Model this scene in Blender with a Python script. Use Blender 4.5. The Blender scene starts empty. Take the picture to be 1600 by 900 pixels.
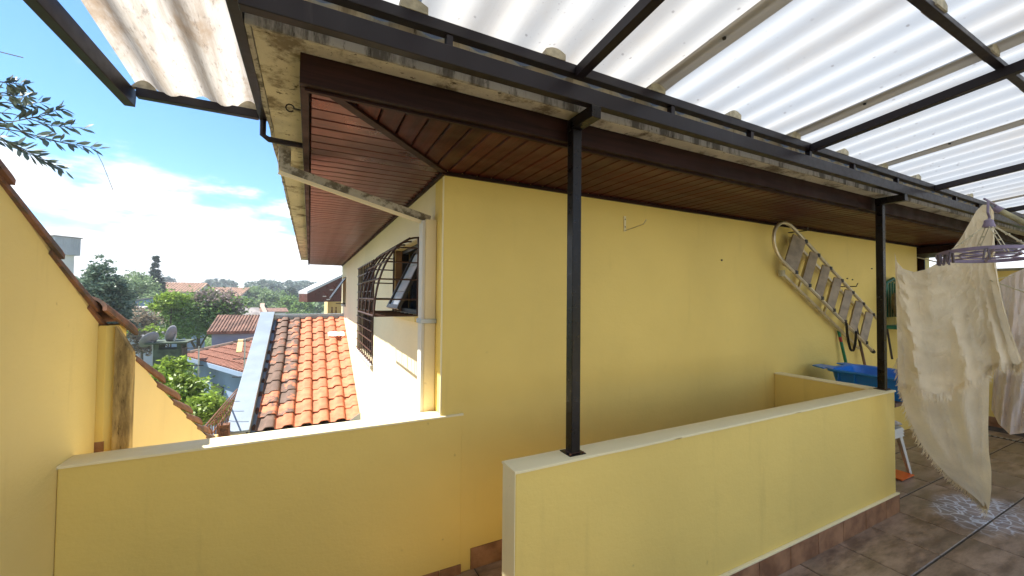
import bpy, bmesh, math, random
from math import sin, cos, pi, radians, sqrt, exp
from mathutils import Vector, Matrix, noise
random.seed(7)
SC = bpy.context.scene
COL = SC.collection

# ------------------------------------------------------------------ camera
YAW, PIT, ROL, FPX, CAMZ = radians(26.948), radians(1.3775), radians(.5446), 621.67, 1.7
fw = Vector((sin(YAW)*cos(PIT), cos(YAW)*cos(PIT), sin(PIT)))
r0 = Vector((cos(YAW), -sin(YAW), 0)); u0 = r0.cross(fw)
rt = r0*cos(ROL) + u0*sin(ROL); up = u0*cos(ROL) - r0*sin(ROL)
cd = bpy.data.cameras.new('camera'); cam = bpy.data.objects.new('camera', cd); COL.objects.link(cam)
cd.sensor_width = 36; cd.lens = 36*FPX/1600; cd.clip_start = .05; cd.clip_end = 3000
cam.matrix_world = Matrix(((rt.x, up.x, -fw.x, 0), (rt.y, up.y, -fw.y, 0), (rt.z, up.z, -fw.z, CAMZ), (0, 0, 0, 1)))
SC.camera = cam
CP = Vector((0, 0, CAMZ))
def at(u, v, d):                      # point of the place seen in the photograph's direction (u, v) at distance d
    return CP + (rt*((u-800)/FPX) + up*((450-v)/FPX) + fw)*d

# ------------------------------------------------------------------ light
SUND = Vector((-.31, .15, .45)).normalized()       # towards the sun
EL = math.asin(SUND.z)
W = bpy.data.worlds.new('World'); SC.world = W; W.use_nodes = True
nt = W.node_tree; nt.nodes.clear()
def wn(t): return nt.nodes.new(t)
out = wn('ShaderNodeOutputWorld'); bg = wn('ShaderNodeBackground'); sky = wn('ShaderNodeTexSky')
sky.sky_type = 'NISHITA'; sky.sun_disc = False; sky.sun_elevation = EL
sky.sun_rotation = math.atan2(SUND.x, SUND.y)
sky.altitude = 900; sky.air_density = 1.0; sky.dust_density = .15; sky.ozone_density = 1.2
bg.inputs['Strength'].default_value = .085
# clouds: noise over a high flat layer, thicker towards the horizon all the way round
geo = wn('ShaderNodeNewGeometry'); sep = wn('ShaderNodeSeparateXYZ'); nrm = wn('ShaderNodeVectorMath'); nrm.operation = 'SCALE'; nrm.inputs['Scale'].default_value = -1
nt.links.new(geo.outputs['Incoming'], nrm.inputs[0]); nt.links.new(nrm.outputs[0], sep.inputs[0])
def M(op, a, b=None, c=None, clamp=False):
    n = wn('ShaderNodeMath'); n.operation = op; n.use_clamp = clamp
    for i, x in enumerate((a, b, c)):
        if x is None: continue
        if isinstance(x, (int, float)): n.inputs[i].default_value = x
        else: nt.links.new(x, n.inputs[i])
    return n.outputs[0]
zz = M('ADD', M('MAXIMUM', sep.outputs['Z'], 0), .16)
cx = M('DIVIDE', sep.outputs['X'], zz); cy = M('DIVIDE', sep.outputs['Y'], zz)
cv = wn('ShaderNodeCombineXYZ'); nt.links.new(cx, cv.inputs[0]); nt.links.new(cy, cv.inputs[1]); cv.inputs[2].default_value = 3.1
nz = wn('ShaderNodeTexNoise'); nz.inputs['Scale'].default_value = 1.15; nz.inputs['Detail'].default_value = 8; nz.inputs['Roughness'].default_value = .58
nt.links.new(cv.outputs[0], nz.inputs['Vector'])
bias = M('MULTIPLY', M('POWER', M('SUBTRACT', 1, M('MAXIMUM', sep.outputs['Z'], 0), clamp=True), 6.0), .46)
cov = M('ADD', nz.outputs['Fac'], bias)
mr = wn('ShaderNodeMapRange'); mr.interpolation_type = 'SMOOTHSTEP'
mr.inputs['From Min'].default_value = .55; mr.inputs['From Max'].default_value = .68
nt.links.new(cov, mr.inputs['Value'])
nz2 = wn('ShaderNodeTexNoise'); nz2.inputs['Scale'].default_value = 3.2; nz2.inputs['Detail'].default_value = 5
nt.links.new(cv.outputs[0], nz2.inputs['Vector'])
cr = wn('ShaderNodeMapRange'); cr.inputs['From Min'].default_value = .3; cr.inputs['From Max'].default_value = .7
cr.inputs['To Min'].default_value = 5.0; cr.inputs['To Max'].default_value = 7.4
nt.links.new(nz2.outputs['Fac'], cr.inputs['Value'])
cc = wn('ShaderNodeVectorMath'); cc.operation = 'SCALE'; cc.inputs[0].default_value = (.96, .98, 1.0)
nt.links.new(cr.outputs[0], cc.inputs['Scale'])
mx = wn('ShaderNodeMix'); mx.data_type = 'RGBA'
nt.links.new(mr.outputs[0], mx.inputs['Factor']); tn = wn('ShaderNodeVectorMath'); tn.operation = 'MULTIPLY'; tn.inputs[1].default_value = (.56, .86, 1.02); nt.links.new(sky.outputs[0], tn.inputs[0]); nt.links.new(tn.outputs[0], mx.inputs['A']); nt.links.new(cc.outputs[0], mx.inputs['B'])
nt.links.new(mx.outputs['Result'], bg.inputs['Color']); nt.links.new(bg.outputs[0], out.inputs['Surface'])
sl = bpy.data.lights.new('sun', 'SUN'); sl.energy = 4.6; sl.angle = radians(.5); sl.color = (1, .95, .86)
so = bpy.data.objects.new('sun', sl); COL.objects.link(so); so.rotation_euler = SUND.to_track_quat('Z', 'Y').to_euler(); so.location = (0, 0, 30)
SC.view_settings.view_transform = 'Standard'; SC.view_settings.look = 'None'
SC.view_settings.exposure = 1.60; SC.view_settings.gamma = 1
SC.cycles.max_bounces = 10; SC.cycles.diffuse_bounces = 6; SC.cycles.transmission_bounces = 6; SC.cycles.transparent_max_bounces = 8

# ------------------------------------------------------------------ materials
MATS = {}
class NT:
    def __init__(s, name):
        s.m = bpy.data.materials.new(name); s.m.use_nodes = True; s.t = s.m.node_tree
        s.b = s.t.nodes['Principled BSDF']; s.o = s.t.nodes['Material Output']; MATS[name] = s.m
    def n(s, t, **k):
        x = s.t.nodes.new(t)
        for a, v in k.items(): setattr(x, a, v)
        return x
    def l(s, a, b): s.t.links.new(a, b)
    def coord(s, kind='Object', scale=(1, 1, 1)):
        c = s.n('ShaderNodeTexCoord'); mp = s.n('ShaderNodeMapping'); mp.inputs['Scale'].default_value = scale
        s.l(c.outputs[kind], mp.inputs['Vector']); return mp.outputs[0]
    def noise(s, vec, scale, detail=4, rough=.55):
        x = s.n('ShaderNodeTexNoise'); x.inputs['Scale'].default_value = scale; x.inputs['Detail'].default_value = detail
        x.inputs['Roughness'].default_value = rough; s.l(vec, x.inputs['Vector']); return x.outputs['Fac']
    def ramp(s, fac, a, b, lo=0., hi=1., smooth=True):
        x = s.n('ShaderNodeMapRange'); x.interpolation_type = 'SMOOTHSTEP' if smooth else 'LINEAR'
        x.inputs['From Min'].default_value = a; x.inputs['From Max'].default_value = b
        x.inputs['To Min'].default_value = lo; x.inputs['To Max'].default_value = hi
        s.l(fac, x.inputs['Value']); return x.outputs[0]
    def mix(s, f, a, b, blend='MIX'):
        x = s.n('ShaderNodeMix', data_type='RGBA', blend_type=blend)
        for nm, v in (('Factor', f), ('A', a), ('B', b)):
            i = x.inputs[nm]
            if isinstance(v, (int, float)): i.default_value = v
            elif isinstance(v, tuple): i.default_value = (*v, 1)
            else: s.l(v, i)
        return x.outputs['Result']
    def math(s, op, a, b=0., clamp=False):
        x = s.n('ShaderNodeMath', operation=op, use_clamp=clamp)
        for i, v in enumerate((a, b)):
            if isinstance(v, (int, float)): x.inputs[i].default_value = v
            else: s.l(v, x.inputs[i])
        return x.outputs[0]
    def bump(s, h, strength=.3, dist=.01):
        x = s.n('ShaderNodeBump'); x.inputs['Strength'].default_value = strength; x.inputs['Distance'].default_value = dist
        s.l(h, x.inputs['Height']); s.l(x.outputs[0], s.b.inputs['Normal']); return x
    def color(s, c):
        if isinstance(c, tuple): s.b.inputs['Base Color'].default_value = (*c, 1)
        else: s.l(c, s.b.inputs['Base Color'])
    def set(s, rough=.6, metal=0., spec=.5):
        s.b.inputs['Roughness'].default_value = rough; s.b.inputs['Metallic'].default_value = metal
        s.b.inputs['Specular IOR Level'].default_value = spec

def simple(name, c, rough=.6, metal=0., var=.15, scale=8., bump=.1, dist=.004, spec=.5, dirt=None, rnd=0.):
    t = NT(name); v = t.coord()
    n1 = t.noise(v, scale); n2 = t.noise(v, scale*7, 3)
    d = tuple(x*(1-var*1.6) for x in c); h = tuple(min(1, x*(1+var)) for x in c)
    col = t.mix(t.ramp(n1, .3, .7), d, h)
    if dirt:
        n3 = t.noise(v, scale*.5, 6, .65)
        col = t.mix(t.ramp(n3, dirt[1], dirt[1]+.16), col, dirt[0])
    if rnd:
        oi = t.n('ShaderNodeObjectInfo'); k = t.ramp(oi.outputs['Random'], 0, 1, 1-rnd, 1+rnd, False)
        sc = t.n('ShaderNodeVectorMath', operation='SCALE'); t.l(col, sc.inputs[0]); t.l(k, sc.inputs['Scale']); col = sc.outputs[0]
    t.color(col); t.set(rough, metal, spec)
    if bump: t.bump(t.math('ADD', n1, t.math('MULTIPLY', n2, .6)), bump, dist)
    return t.m

def wallmat(name, c, dirt=(.20, .14, .05), amt=.5):
    t = NT(name); v = t.coord()
    big = t.noise(v, .9, 5); fine = t.noise(v, 60, 4); med = t.noise(v, 9, 4)
    col = t.mix(t.ramp(big, .3, .7), tuple(x*.93 for x in c), tuple(min(1, x*1.04) for x in c))
    st = t.noise(t.coord(scale=(7, 7, .6)), 1.2, 5, .65)
    col = t.mix(t.math('MULTIPLY', t.ramp(st, .56, .80), .13*amt*2), col, dirt)
    sp = t.noise(v, 24, 3, .5)
    col = t.mix(t.math('MULTIPLY', t.ramp(sp, .735, .78), .35), col, dirt)
    t.color(col); t.set(.62, 0, .35)
    lo = t.noise(t.coord(scale=(1.2, 1.2, 3)), 2.6, 5, .6)
    t.bump(t.math('ADD', t.math('ADD', t.math('MULTIPLY', fine, .5), med), t.math('MULTIPLY', lo, 2.2)), .38, .005)
    return t.m
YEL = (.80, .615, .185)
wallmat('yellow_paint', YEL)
wallmat('yellow_paint_lit', (.84, .75, .48))  # paler copy of the yellow: light on the parapet tops put into colour
wallmat('boundary_paint_lit', (.82, .67, .28), (.20, .14, .05), 1.0)  # yellow lightened in the colour for bounced light and glare
wallmat('cream_paint', (.80, .69, .46), (.35, .30, .22), .5)
wallmat('pale_yellow_paint', (.80, .66, .33), (.25, .18, .08), .8)

def stained(name, c, dark, lo, hi, vs=(1, 1, 1), sc=3.5, rough=.85, bs=.5):
    t = NT(name); v = t.coord(scale=vs)
    n1 = t.noise(v, sc, 8, .68); n2 = t.noise(t.coord(), 45, 4, .6); n3 = t.noise(t.coord(scale=vs), sc*5, 5, .7)
    col = t.mix(t.ramp(t.noise(t.coord(), 2, 4), .3, .7), tuple(x*.8 for x in c), c)
    col = t.mix(t.math('MULTIPLY', t.ramp(n1, lo, hi), .85), col, dark)
    col = t.mix(t.math('MULTIPLY', t.ramp(n3, .60, .68), .9), col, tuple(x*.5 for x in dark))
    t.color(col); t.set(rough, 0, .3); t.bump(t.math('ADD', n2, n1), bs, .008); return t.m
stained('eave_concrete', (.64, .58, .44), (.12, .085, .045), .49, .64, (1, 1, 1), 5.)
stained('eave_cement_lip', (.45, .42, .36), (.07, .06, .045), .45, .6, (5, 5, 1), 2.5)
stained('eave_face', (.50, .40, .24), (.17, .12, .06), .5, .65, (6, 6, 1), 1.5)
stained('pilaster_render', (.62, .47, .21), (.14, .10, .05), .44, .66, (3, 3, .5), 3.5)
stained('gutter_concrete', (.50, .45, .36), (.10, .08, .05), .47, .6, (4, 4, 4), 3)

def woodmat(name, c, axis, rough=.32, rnd=.25):
    t = NT(name); s = [26, 26, 26]; s[axis] = 1.2
    g = t.noise(t.coord(scale=tuple(s)), 1.6, 6, .65); b = t.noise(t.coord(), 2.3, 3)
    col = t.mix(t.ramp(g, .3, .72), tuple(x*.55 for x in c), tuple(min(1, x*1.3) for x in c))
    oi = t.n('ShaderNodeObjectInfo'); k = t.ramp(oi.outputs['Random'], 0, 1, 1-rnd, 1+rnd, False)
    k = t.math('MULTIPLY', k, t.ramp(b, .25, .75, .8, 1.15))
    sc = t.n('ShaderNodeVectorMath', operation='SCALE'); t.l(col, sc.inputs[0]); t.l(k, sc.inputs['Scale'])
    t.color(sc.outputs[0]); t.set(rough, 0, .5 if axis == 0 and rough < .4 else .16)
    t.l(t.ramp(t.noise(t.coord(), 5, 4), .3, .7, rough-.08, rough+.14), t.b.inputs['Roughness'])
    t.bump(g, .12, .002); return t.m
woodmat('soffit_wood_x', (.075, .0145, .011), 0)
woodmat('soffit_wood_y', (.068, .0125, .009), 1, .42)
woodmat('fascia_wood', (.026, .0095, .007), 0, .5, .05)
simple('soffit_backing', (.012, .007, .005), .8)
def painted_metal(name, c, rough=.38):
    t = NT(name); v = t.coord(); n1 = t.noise(v, 3, 5); st = t.noise(t.coord(scale=(12, 12, .8)), 2, 4, .6)
    col = t.mix(t.ramp(n1, .3, .7), tuple(x*.85 for x in c), tuple(x*1.12 for x in c))
    col = t.mix(t.math('MULTIPLY', t.ramp(st, .62, .80), .10), col, (.22, .20, .19))
    t.color(col); t.set(rough, 0, .28); t.l(t.ramp(t.noise(v, 30, 3), .3, .7, rough-.04, rough+.06), t.b.inputs['Roughness'])
    t.bump(t.noise(v, 40, 2), .02, .001); return t.m
painted_metal('dark_steel', (.013, .0095, .014))
painted_metal('post_steel', (.006, .004, .004), .30)
painted_metal('grille_steel', (.060, .030, .022), .45)
simple('rusty_iron', (.16, .065, .03), .8, 0, .4, 30, .3)
simple('zinc_metal', (.25, .30, .36), .5, .3, .06, 3, .06, dirt=((.33, .35, .36), .60))
simple('galvanised', (.42, .45, .47), .45, .6, .1, 5, .08)
simple('aluminium', (.66, .57, .40), .36, .6, .1, 20, .05, dirt=((.30, .24, .15), .62))
simple('ladder_tread', (.30, .235, .155), .5, .1, .15, 14, .1, dirt=((.05, .04, .03), .62))
simple('black_plastic', (.012, .012, .013), .5, 0, .2, 20, .05)
simple('blue_plastic', (.014, .19, .66), .30, 0, .06, 6, .03)
simple('green_plastic', (.01, .13, .085), .38, 0, .1, 10, .04)
simple('handle_green', (.01, .17, .07), .4, 0, .1, 10, .04)
simple('handle_red', (.35, .02, .02), .4)
simple('handle_dark', (.03, .022, .018), .5)
simple('white_plastic', (.66, .64, .58), .42, 0, .05, 8, .04)
simple('orange_plastic', (.75, .13, .02), .4, 0, .06)
simple('purple_plastic', (.20, .16, .25), .42, 0, .12, 15, .05)
simple('grey_peg', (.11, .09, .12), .55, 0, .25, 30, .05)
simple('pale_plastic', (.50, .46, .32), .5, 0, .1, 15, .05)
simple('pole_wood', (.27, .25, .15), .7, 0, .25, 12, .2)
simple('bag_fabric', (.15, .13, .10), .85, 0, .3, 12, .4, .01)
simple('dark_cloth', (.025, .028, .033), .85, 0, .3, 12, .4, .01)
simple('rag_cloth', (.55, .50, .44), .9, 0, .25, 12, .5, .01, dirt=((.12, .09, .07), .55))
simple('table_wood', (.16, .09, .05), .6, 0, .2, 12, .1)
simple('window_glass', (.66, .73, .78), .12, 0, .1, 5, .0, spec=.8)
simple('dark_glass', (.012, .016, .024), .08, 0, .2, 4, .0, spec=.8)
simple('blue_glass', (.20, .34, .55), .15, 0, .15, 4, .0, spec=.8)
simple('window_frame_dark', (.018, .015, .014), .4)
simple('window_reveal', (.22, .12, .06), .7, 0, .15, 6, .1)
simple('interior_dark', (.02, .018, .016), .9)
simple('curtain', (.45, .45, .44), .9, 0, .1, 6, .1)
simple('stone_sill', (.42, .40, .36), .7, 0, .15, 10, .15)
simple('paper_white', (.78, .80, .82), .7, 0, .05, 20, .2)
simple('bounce_pale', (.48, .45, .40), .85, 0, .12, 3, .15)
simple('grout', (.085, .068, .055), .9, 0, .25, 14, .1)
simple('roof_battens', (.06, .035, .025), .9)
simple('debris', (.13, .055, .03), .95, 0, .4, 25, .5, .02)
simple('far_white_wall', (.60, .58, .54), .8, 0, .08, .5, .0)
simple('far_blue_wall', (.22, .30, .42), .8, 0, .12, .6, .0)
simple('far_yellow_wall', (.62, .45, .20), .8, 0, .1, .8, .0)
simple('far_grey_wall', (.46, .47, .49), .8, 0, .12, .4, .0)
simple('far_roof_orange', (.42, .25, .165), .85, 0, .22, 2.5, .0)  # orange paled in the colour for distance haze
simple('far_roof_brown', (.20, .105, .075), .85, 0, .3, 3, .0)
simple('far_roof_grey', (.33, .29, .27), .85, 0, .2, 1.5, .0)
simple('far_window', (.05, .06, .08), .2)
simple('tank_green', (.06, .085, .055), .8, 0, .25, 5, .2)
simple('dish_grey', (.24, .24, .25), .6, 0, .1, 5, .05)
simple('lane_earth', (.36, .25, .19), .95, 0, .15, 2, .1)

def floormat():
    t = NT('floor_tile'); oi = t.n('ShaderNodeObjectInfo'); g = t.n('ShaderNodeNewGeometry')
    ad = t.n('ShaderNodeVectorMath', operation='MULTIPLY_ADD'); t.l(oi.outputs['Random'], ad.inputs[0]); ad.inputs[1].default_value = (37, 19, 11); t.l(g.outputs['Position'], ad.inputs[2])
    mp = t.n('ShaderNodeMapping'); mp.inputs['Scale'].default_value = (1.6, 5.5, 1); mp.inputs['Rotation'].default_value = (0, 0, .5); t.l(ad.outputs[0], mp.inputs[0])
    n1 = t.noise(mp.outputs[0], 2.2, 8, .66); n2 = t.noise(ad.outputs[0], 1.6, 4)
    col = t.mix(t.ramp(n1, .32, .68), (.13, .082, .054), (.40, .28, .20))
    col = t.mix(t.math('MULTIPLY', t.ramp(n2, .45, .7), .6), col, (.20, .15, .10))
    # bright net of sun and sky light, painted into the tile colour
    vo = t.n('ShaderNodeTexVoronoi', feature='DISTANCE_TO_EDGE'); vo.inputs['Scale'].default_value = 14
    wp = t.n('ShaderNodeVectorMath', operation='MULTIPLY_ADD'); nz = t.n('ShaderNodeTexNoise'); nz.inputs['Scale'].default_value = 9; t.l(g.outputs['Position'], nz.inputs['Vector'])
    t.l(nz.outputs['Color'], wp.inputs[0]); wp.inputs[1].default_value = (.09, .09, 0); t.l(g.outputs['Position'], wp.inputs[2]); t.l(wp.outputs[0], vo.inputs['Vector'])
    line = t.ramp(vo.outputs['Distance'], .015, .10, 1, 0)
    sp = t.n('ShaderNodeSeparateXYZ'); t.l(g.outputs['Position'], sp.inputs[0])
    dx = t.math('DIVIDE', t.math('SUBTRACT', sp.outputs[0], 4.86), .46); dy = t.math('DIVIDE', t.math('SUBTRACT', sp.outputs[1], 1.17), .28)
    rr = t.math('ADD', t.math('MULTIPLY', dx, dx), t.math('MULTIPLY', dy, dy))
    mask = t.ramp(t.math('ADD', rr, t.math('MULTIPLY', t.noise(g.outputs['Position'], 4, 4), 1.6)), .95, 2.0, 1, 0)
    sun_patch = t.mix(t.math('MULTIPLY', mask, .42), col, (.36, .36, .43))
    col = t.mix(t.math('MULTIPLY', t.math('MULTIPLY', line, mask), .9), sun_patch, (.74, .77, .86))
    t.color(col); t.set(.3, 0, .6); t.l(t.ramp(n1, .3, .7, .30, .40), t.b.inputs['Roughness']); t.bump(n1, .12, .003)
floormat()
def skirt():
    t = NT('skirting_tile'); oi = t.n('ShaderNodeObjectInfo'); g = t.n('ShaderNodeNewGeometry')
    n1 = t.noise(g.outputs['Position'], 7, 6, .6)
    col = t.mix(t.ramp(n1, .3, .7), (.17, .075, .035), (.38, .20, .105)); t.color(col); t.set(.45)
skirt()

def clay(name, mould=True, c=(.47, .165, .085)):
    t = NT(name); g = t.n('ShaderNodeNewGeometry'); oi = t.n('ShaderNodeObjectInfo')
    n1 = t.noise(g.outputs['Position'], 9, 5); n2 = t.noise(g.outputs['Position'], 5.5, 6, .7)
    col = t.mix(t.ramp(n1, .3, .7), tuple(x*.78 for x in c), tuple(min(1, x*1.18) for x in c))
    k = t.ramp(oi.outputs['Random'], 0, 1, .93, 1.07, False)
    sc = t.n('ShaderNodeVectorMath', operation='SCALE'); t.l(col, sc.inputs[0]); t.l(k, sc.inputs['Scale']); col = sc.outputs[0]
    if mould:                       # obj.color red channel = how much lichen the tile carries
        sp = t.n('ShaderNodeSeparateColor'); t.l(oi.outputs['Color'], sp.inputs[0])
        thr = t.math('SUBTRACT', 1.02, t.math('MULTIPLY', sp.outputs[0], .70))
        d = t.math('MULTIPLY', t.math('SUBTRACT', n2, thr), 14, True)
        col = t.mix(t.math('MULTIPLY', d, .92), col, t.mix(n1, (.05, .04, .033), (.17, .125, .10)))
    t.color(col); t.set(.8, 0, .3); t.bump(t.noise(g.outputs['Position'], 70, 4), .25, .004); return t.m
clay('clay_tile'); clay('cap_tile', True, (.23, .115, .07)); clay('brown_roof_tile', True, (.30, .135, .09))

def sheetmat(name, c, trans, dirt, spots=True, warm=0.):
    t = NT(name); v = t.coord(); t.t.nodes.remove(t.b)
    big = t.noise(t.coord(scale=(1, .35, 1)), 2.2, 6, .6); st = t.noise(t.coord(scale=(7, .5, 1)), 1.5, 6, .65)
    col = t.mix(t.math('MULTIPLY', t.ramp(big, .42, .75), dirt), c, (.31, .27, .22))
    col = t.mix(t.math('MULTIPLY', t.ramp(st, .5, .78), dirt), col, (.28, .275, .27))
    if spots:
        vo = t.n('ShaderNodeTexVoronoi'); vo.inputs['Scale'].default_value = 17; t.l(v, vo.inputs['Vector'])
        k = t.math('MULTIPLY', t.ramp(vo.outputs['Distance'], .07, .15, 1, 0), t.ramp(t.noise(v, 3.1, 3), .42, .60, 0, .75))
        vo2 = t.n('ShaderNodeTexVoronoi'); vo2.inputs['Scale'].default_value = 41; t.l(v, vo2.inputs['Vector'])
        k2 = t.math('MULTIPLY', t.ramp(vo2.outputs['Distance'], .05, .16, 1, 0), t.ramp(t.noise(v, 2.3, 3), .45, .65, 0, .5))
        col = t.mix(t.math('MAXIMUM', k, k2), col, (.16, .15, .15))
    a = t.n('ShaderNodeBsdfTranslucent'); d = t.n('ShaderNodeBsdfDiffuse'); g = t.n('ShaderNodeBsdfGlossy'); g.inputs['Roughness'].default_value = .35
    for x in (a, d): t.l(col, x.inputs['Color'])
    m1 = t.n('ShaderNodeMixShader'); m1.inputs[0].default_value = 1-trans; t.l(a.outputs[0], m1.inputs[1]); t.l(d.outputs[0], m1.inputs[2])
    m2 = t.n('ShaderNodeMixShader'); m2.inputs[0].default_value = .05; t.l(m1.outputs[0], m2.inputs[1]); t.l(g.outputs[0], m2.inputs[2])
    t.l(m2.outputs[0], t.o.inputs['Surface']); return t.m
sheetmat('translucent_sheet', (.325, .345, .368), .80, .65)
sheetmat('translucent_sheet_warm', (.34, .34, .336), .78, .9)
def dirtysheet():
    t = NT('dirty_sheet'); t.t.nodes.remove(t.b); v = t.coord()
    a_ = t.noise(t.coord(scale=(9, .7, 1)), 1.3, 8, .7); b_ = t.noise(t.coord(scale=(3, 1.6, 1)), 2.4, 8, .68); c_ = t.noise(t.coord(scale=(60, 14, 1)), 1.2, 5, .7)
    col = t.mix(t.ramp(a_, .38, .66), (.60, .57, .53), (.36, .31, .26))
    col = t.mix(t.math('MULTIPLY', t.ramp(b_, .50, .68), .75), col, (.30, .215, .14))
    col = t.mix(t.math('MULTIPLY', t.ramp(c_, .54, .70), .55), col, (.16, .13, .11))
    A = t.n('ShaderNodeBsdfTranslucent'); D = t.n('ShaderNodeBsdfDiffuse')
    for x in (A, D): t.l(col, x.inputs['Color'])
    m = t.n('ShaderNodeMixShader'); m.inputs[0].default_value = .52; t.l(A.outputs[0], m.inputs[1]); t.l(D.outputs[0], m.inputs[2]); t.l(m.outputs[0], t.o.inputs['Surface'])
dirtysheet()
sheetmat('overlap_strip', (.47, .435, .38), .38, .5, False)
simple('closure_block', (.42, .38, .29), .8, 0, .2, 30, .3)

def clothmat(name, c, trans=.35):
    t = NT(name); t.t.nodes.remove(t.b); v = t.coord()
    w = t.n('ShaderNodeTexWave'); w.inputs['Scale'].default_value = 55; w.inputs['Distortion'].default_value = 6; w.inputs['Detail'].default_value = 3; t.l(v, w.inputs['Vector'])
    n1 = t.noise(v, 90, 4, .7); n2 = t.noise(v, 5, 4)
    col = t.mix(t.ramp(n2, .3, .7), tuple(x*.85 for x in c), c); col = t.mix(t.math('MULTIPLY', t.ramp(n1, .5, .75), .25), col, tuple(x*.6 for x in c))
    bp = t.n('ShaderNodeBump'); bp.inputs['Strength'].default_value = .6; bp.inputs['Distance'].default_value = .006
    t.l(t.math('ADD', t.math('MULTIPLY', w.outputs['Fac'], .5), n1), bp.inputs['Height'])
    a = t.n('ShaderNodeBsdfTranslucent'); d = t.n('ShaderNodeBsdfDiffuse')
    for x in (a, d): t.l(col, x.inputs['Color']); t.l(bp.outputs[0], x.inputs['Normal'])
    m = t.n('ShaderNodeMixShader'); m.inputs[0].default_value = 1-trans; t.l(a.outputs[0], m.inputs[1]); t.l(d.outputs[0], m.inputs[2]); t.l(m.outputs[0], t.o.inputs['Surface'])
clothmat('cream_cotton', (.95, .85, .66), .32); clothmat('pink_cotton', (.95, .86, .81), .45)

def leafmat(name, c, var=.45, trans=.35):
    t = NT(name); t.t.nodes.remove(t.b); g = t.n('ShaderNodeNewGeometry')
    k = t.ramp(g.outputs['Random Per Island'], 0, 1, 1-var, 1+var, False)
    n = t.ramp(t.noise(g.outputs['Position'], .9, 3), .3, .7, .7, 1.25)
    sc = t.n('ShaderNodeVectorMath', operation='SCALE'); sc.inputs[0].default_value = c; t.l(t.math('MULTIPLY', k, n), sc.inputs['Scale'])
    a = t.n('ShaderNodeBsdfTranslucent'); d = t.n('ShaderNodeBsdfDiffuse'); gl = t.n('ShaderNodeBsdfGlossy'); gl.inputs['Roughness'].default_value = .45
    for x in (a, d): t.l(sc.outputs[0], x.inputs['Color'])
    m = t.n('ShaderNodeMixShader'); m.inputs[0].default_value = 1-trans; t.l(a.outputs[0], m.inputs[1]); t.l(d.outputs[0], m.inputs[2])
    m2 = t.n('ShaderNodeMixShader'); m2.inputs[0].default_value = .04; t.l(m.outputs[0], m2.inputs[1]); t.l(gl.outputs[0], m2.inputs[2]); t.l(m2.outputs[0], t.o.inputs['Surface'])
leafmat('leaf_mid', (.17, .27, .075)); leafmat('leaf_dark', (.14, .20, .14)); leafmat('leaf_bright', (.24, .34, .05))
leafmat('leaf_cypress', (.035, .065, .045)); leafmat('leaf_dry', (.32, .26, .19)); leafmat('leaf_bloom', (.30, .24, .22)); leafmat('leaf_far', (.20, .28, .13), .3)  # the far leaf colour is lightened to stand for distance haze
leafmat('leaf_far_haze', (.16, .21, .18), .3); leafmat('leaf_branch_glare', (.085, .115, .10), .35, .25)  # haze in the far leaves, glare in the branch leaves, both put into colour
simple('bark', (.10, .075, .05), .9, 0, .3, 12, .4)
def groundmat():
    t = NT('hill_ground'); g = t.n('ShaderNodeNewGeometry'); n1 = t.noise(g.outputs['Position'], .06, 6); n2 = t.noise(g.outputs['Position'], .7, 5)
    col = t.mix(t.ramp(n1, .4, .6), (.055, .09, .03), (.10, .12, .05)); col = t.mix(t.ramp(n2, .58, .75), col, (.20, .15, .10)); t.color(col); t.set(.95)
groundmat()

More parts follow.
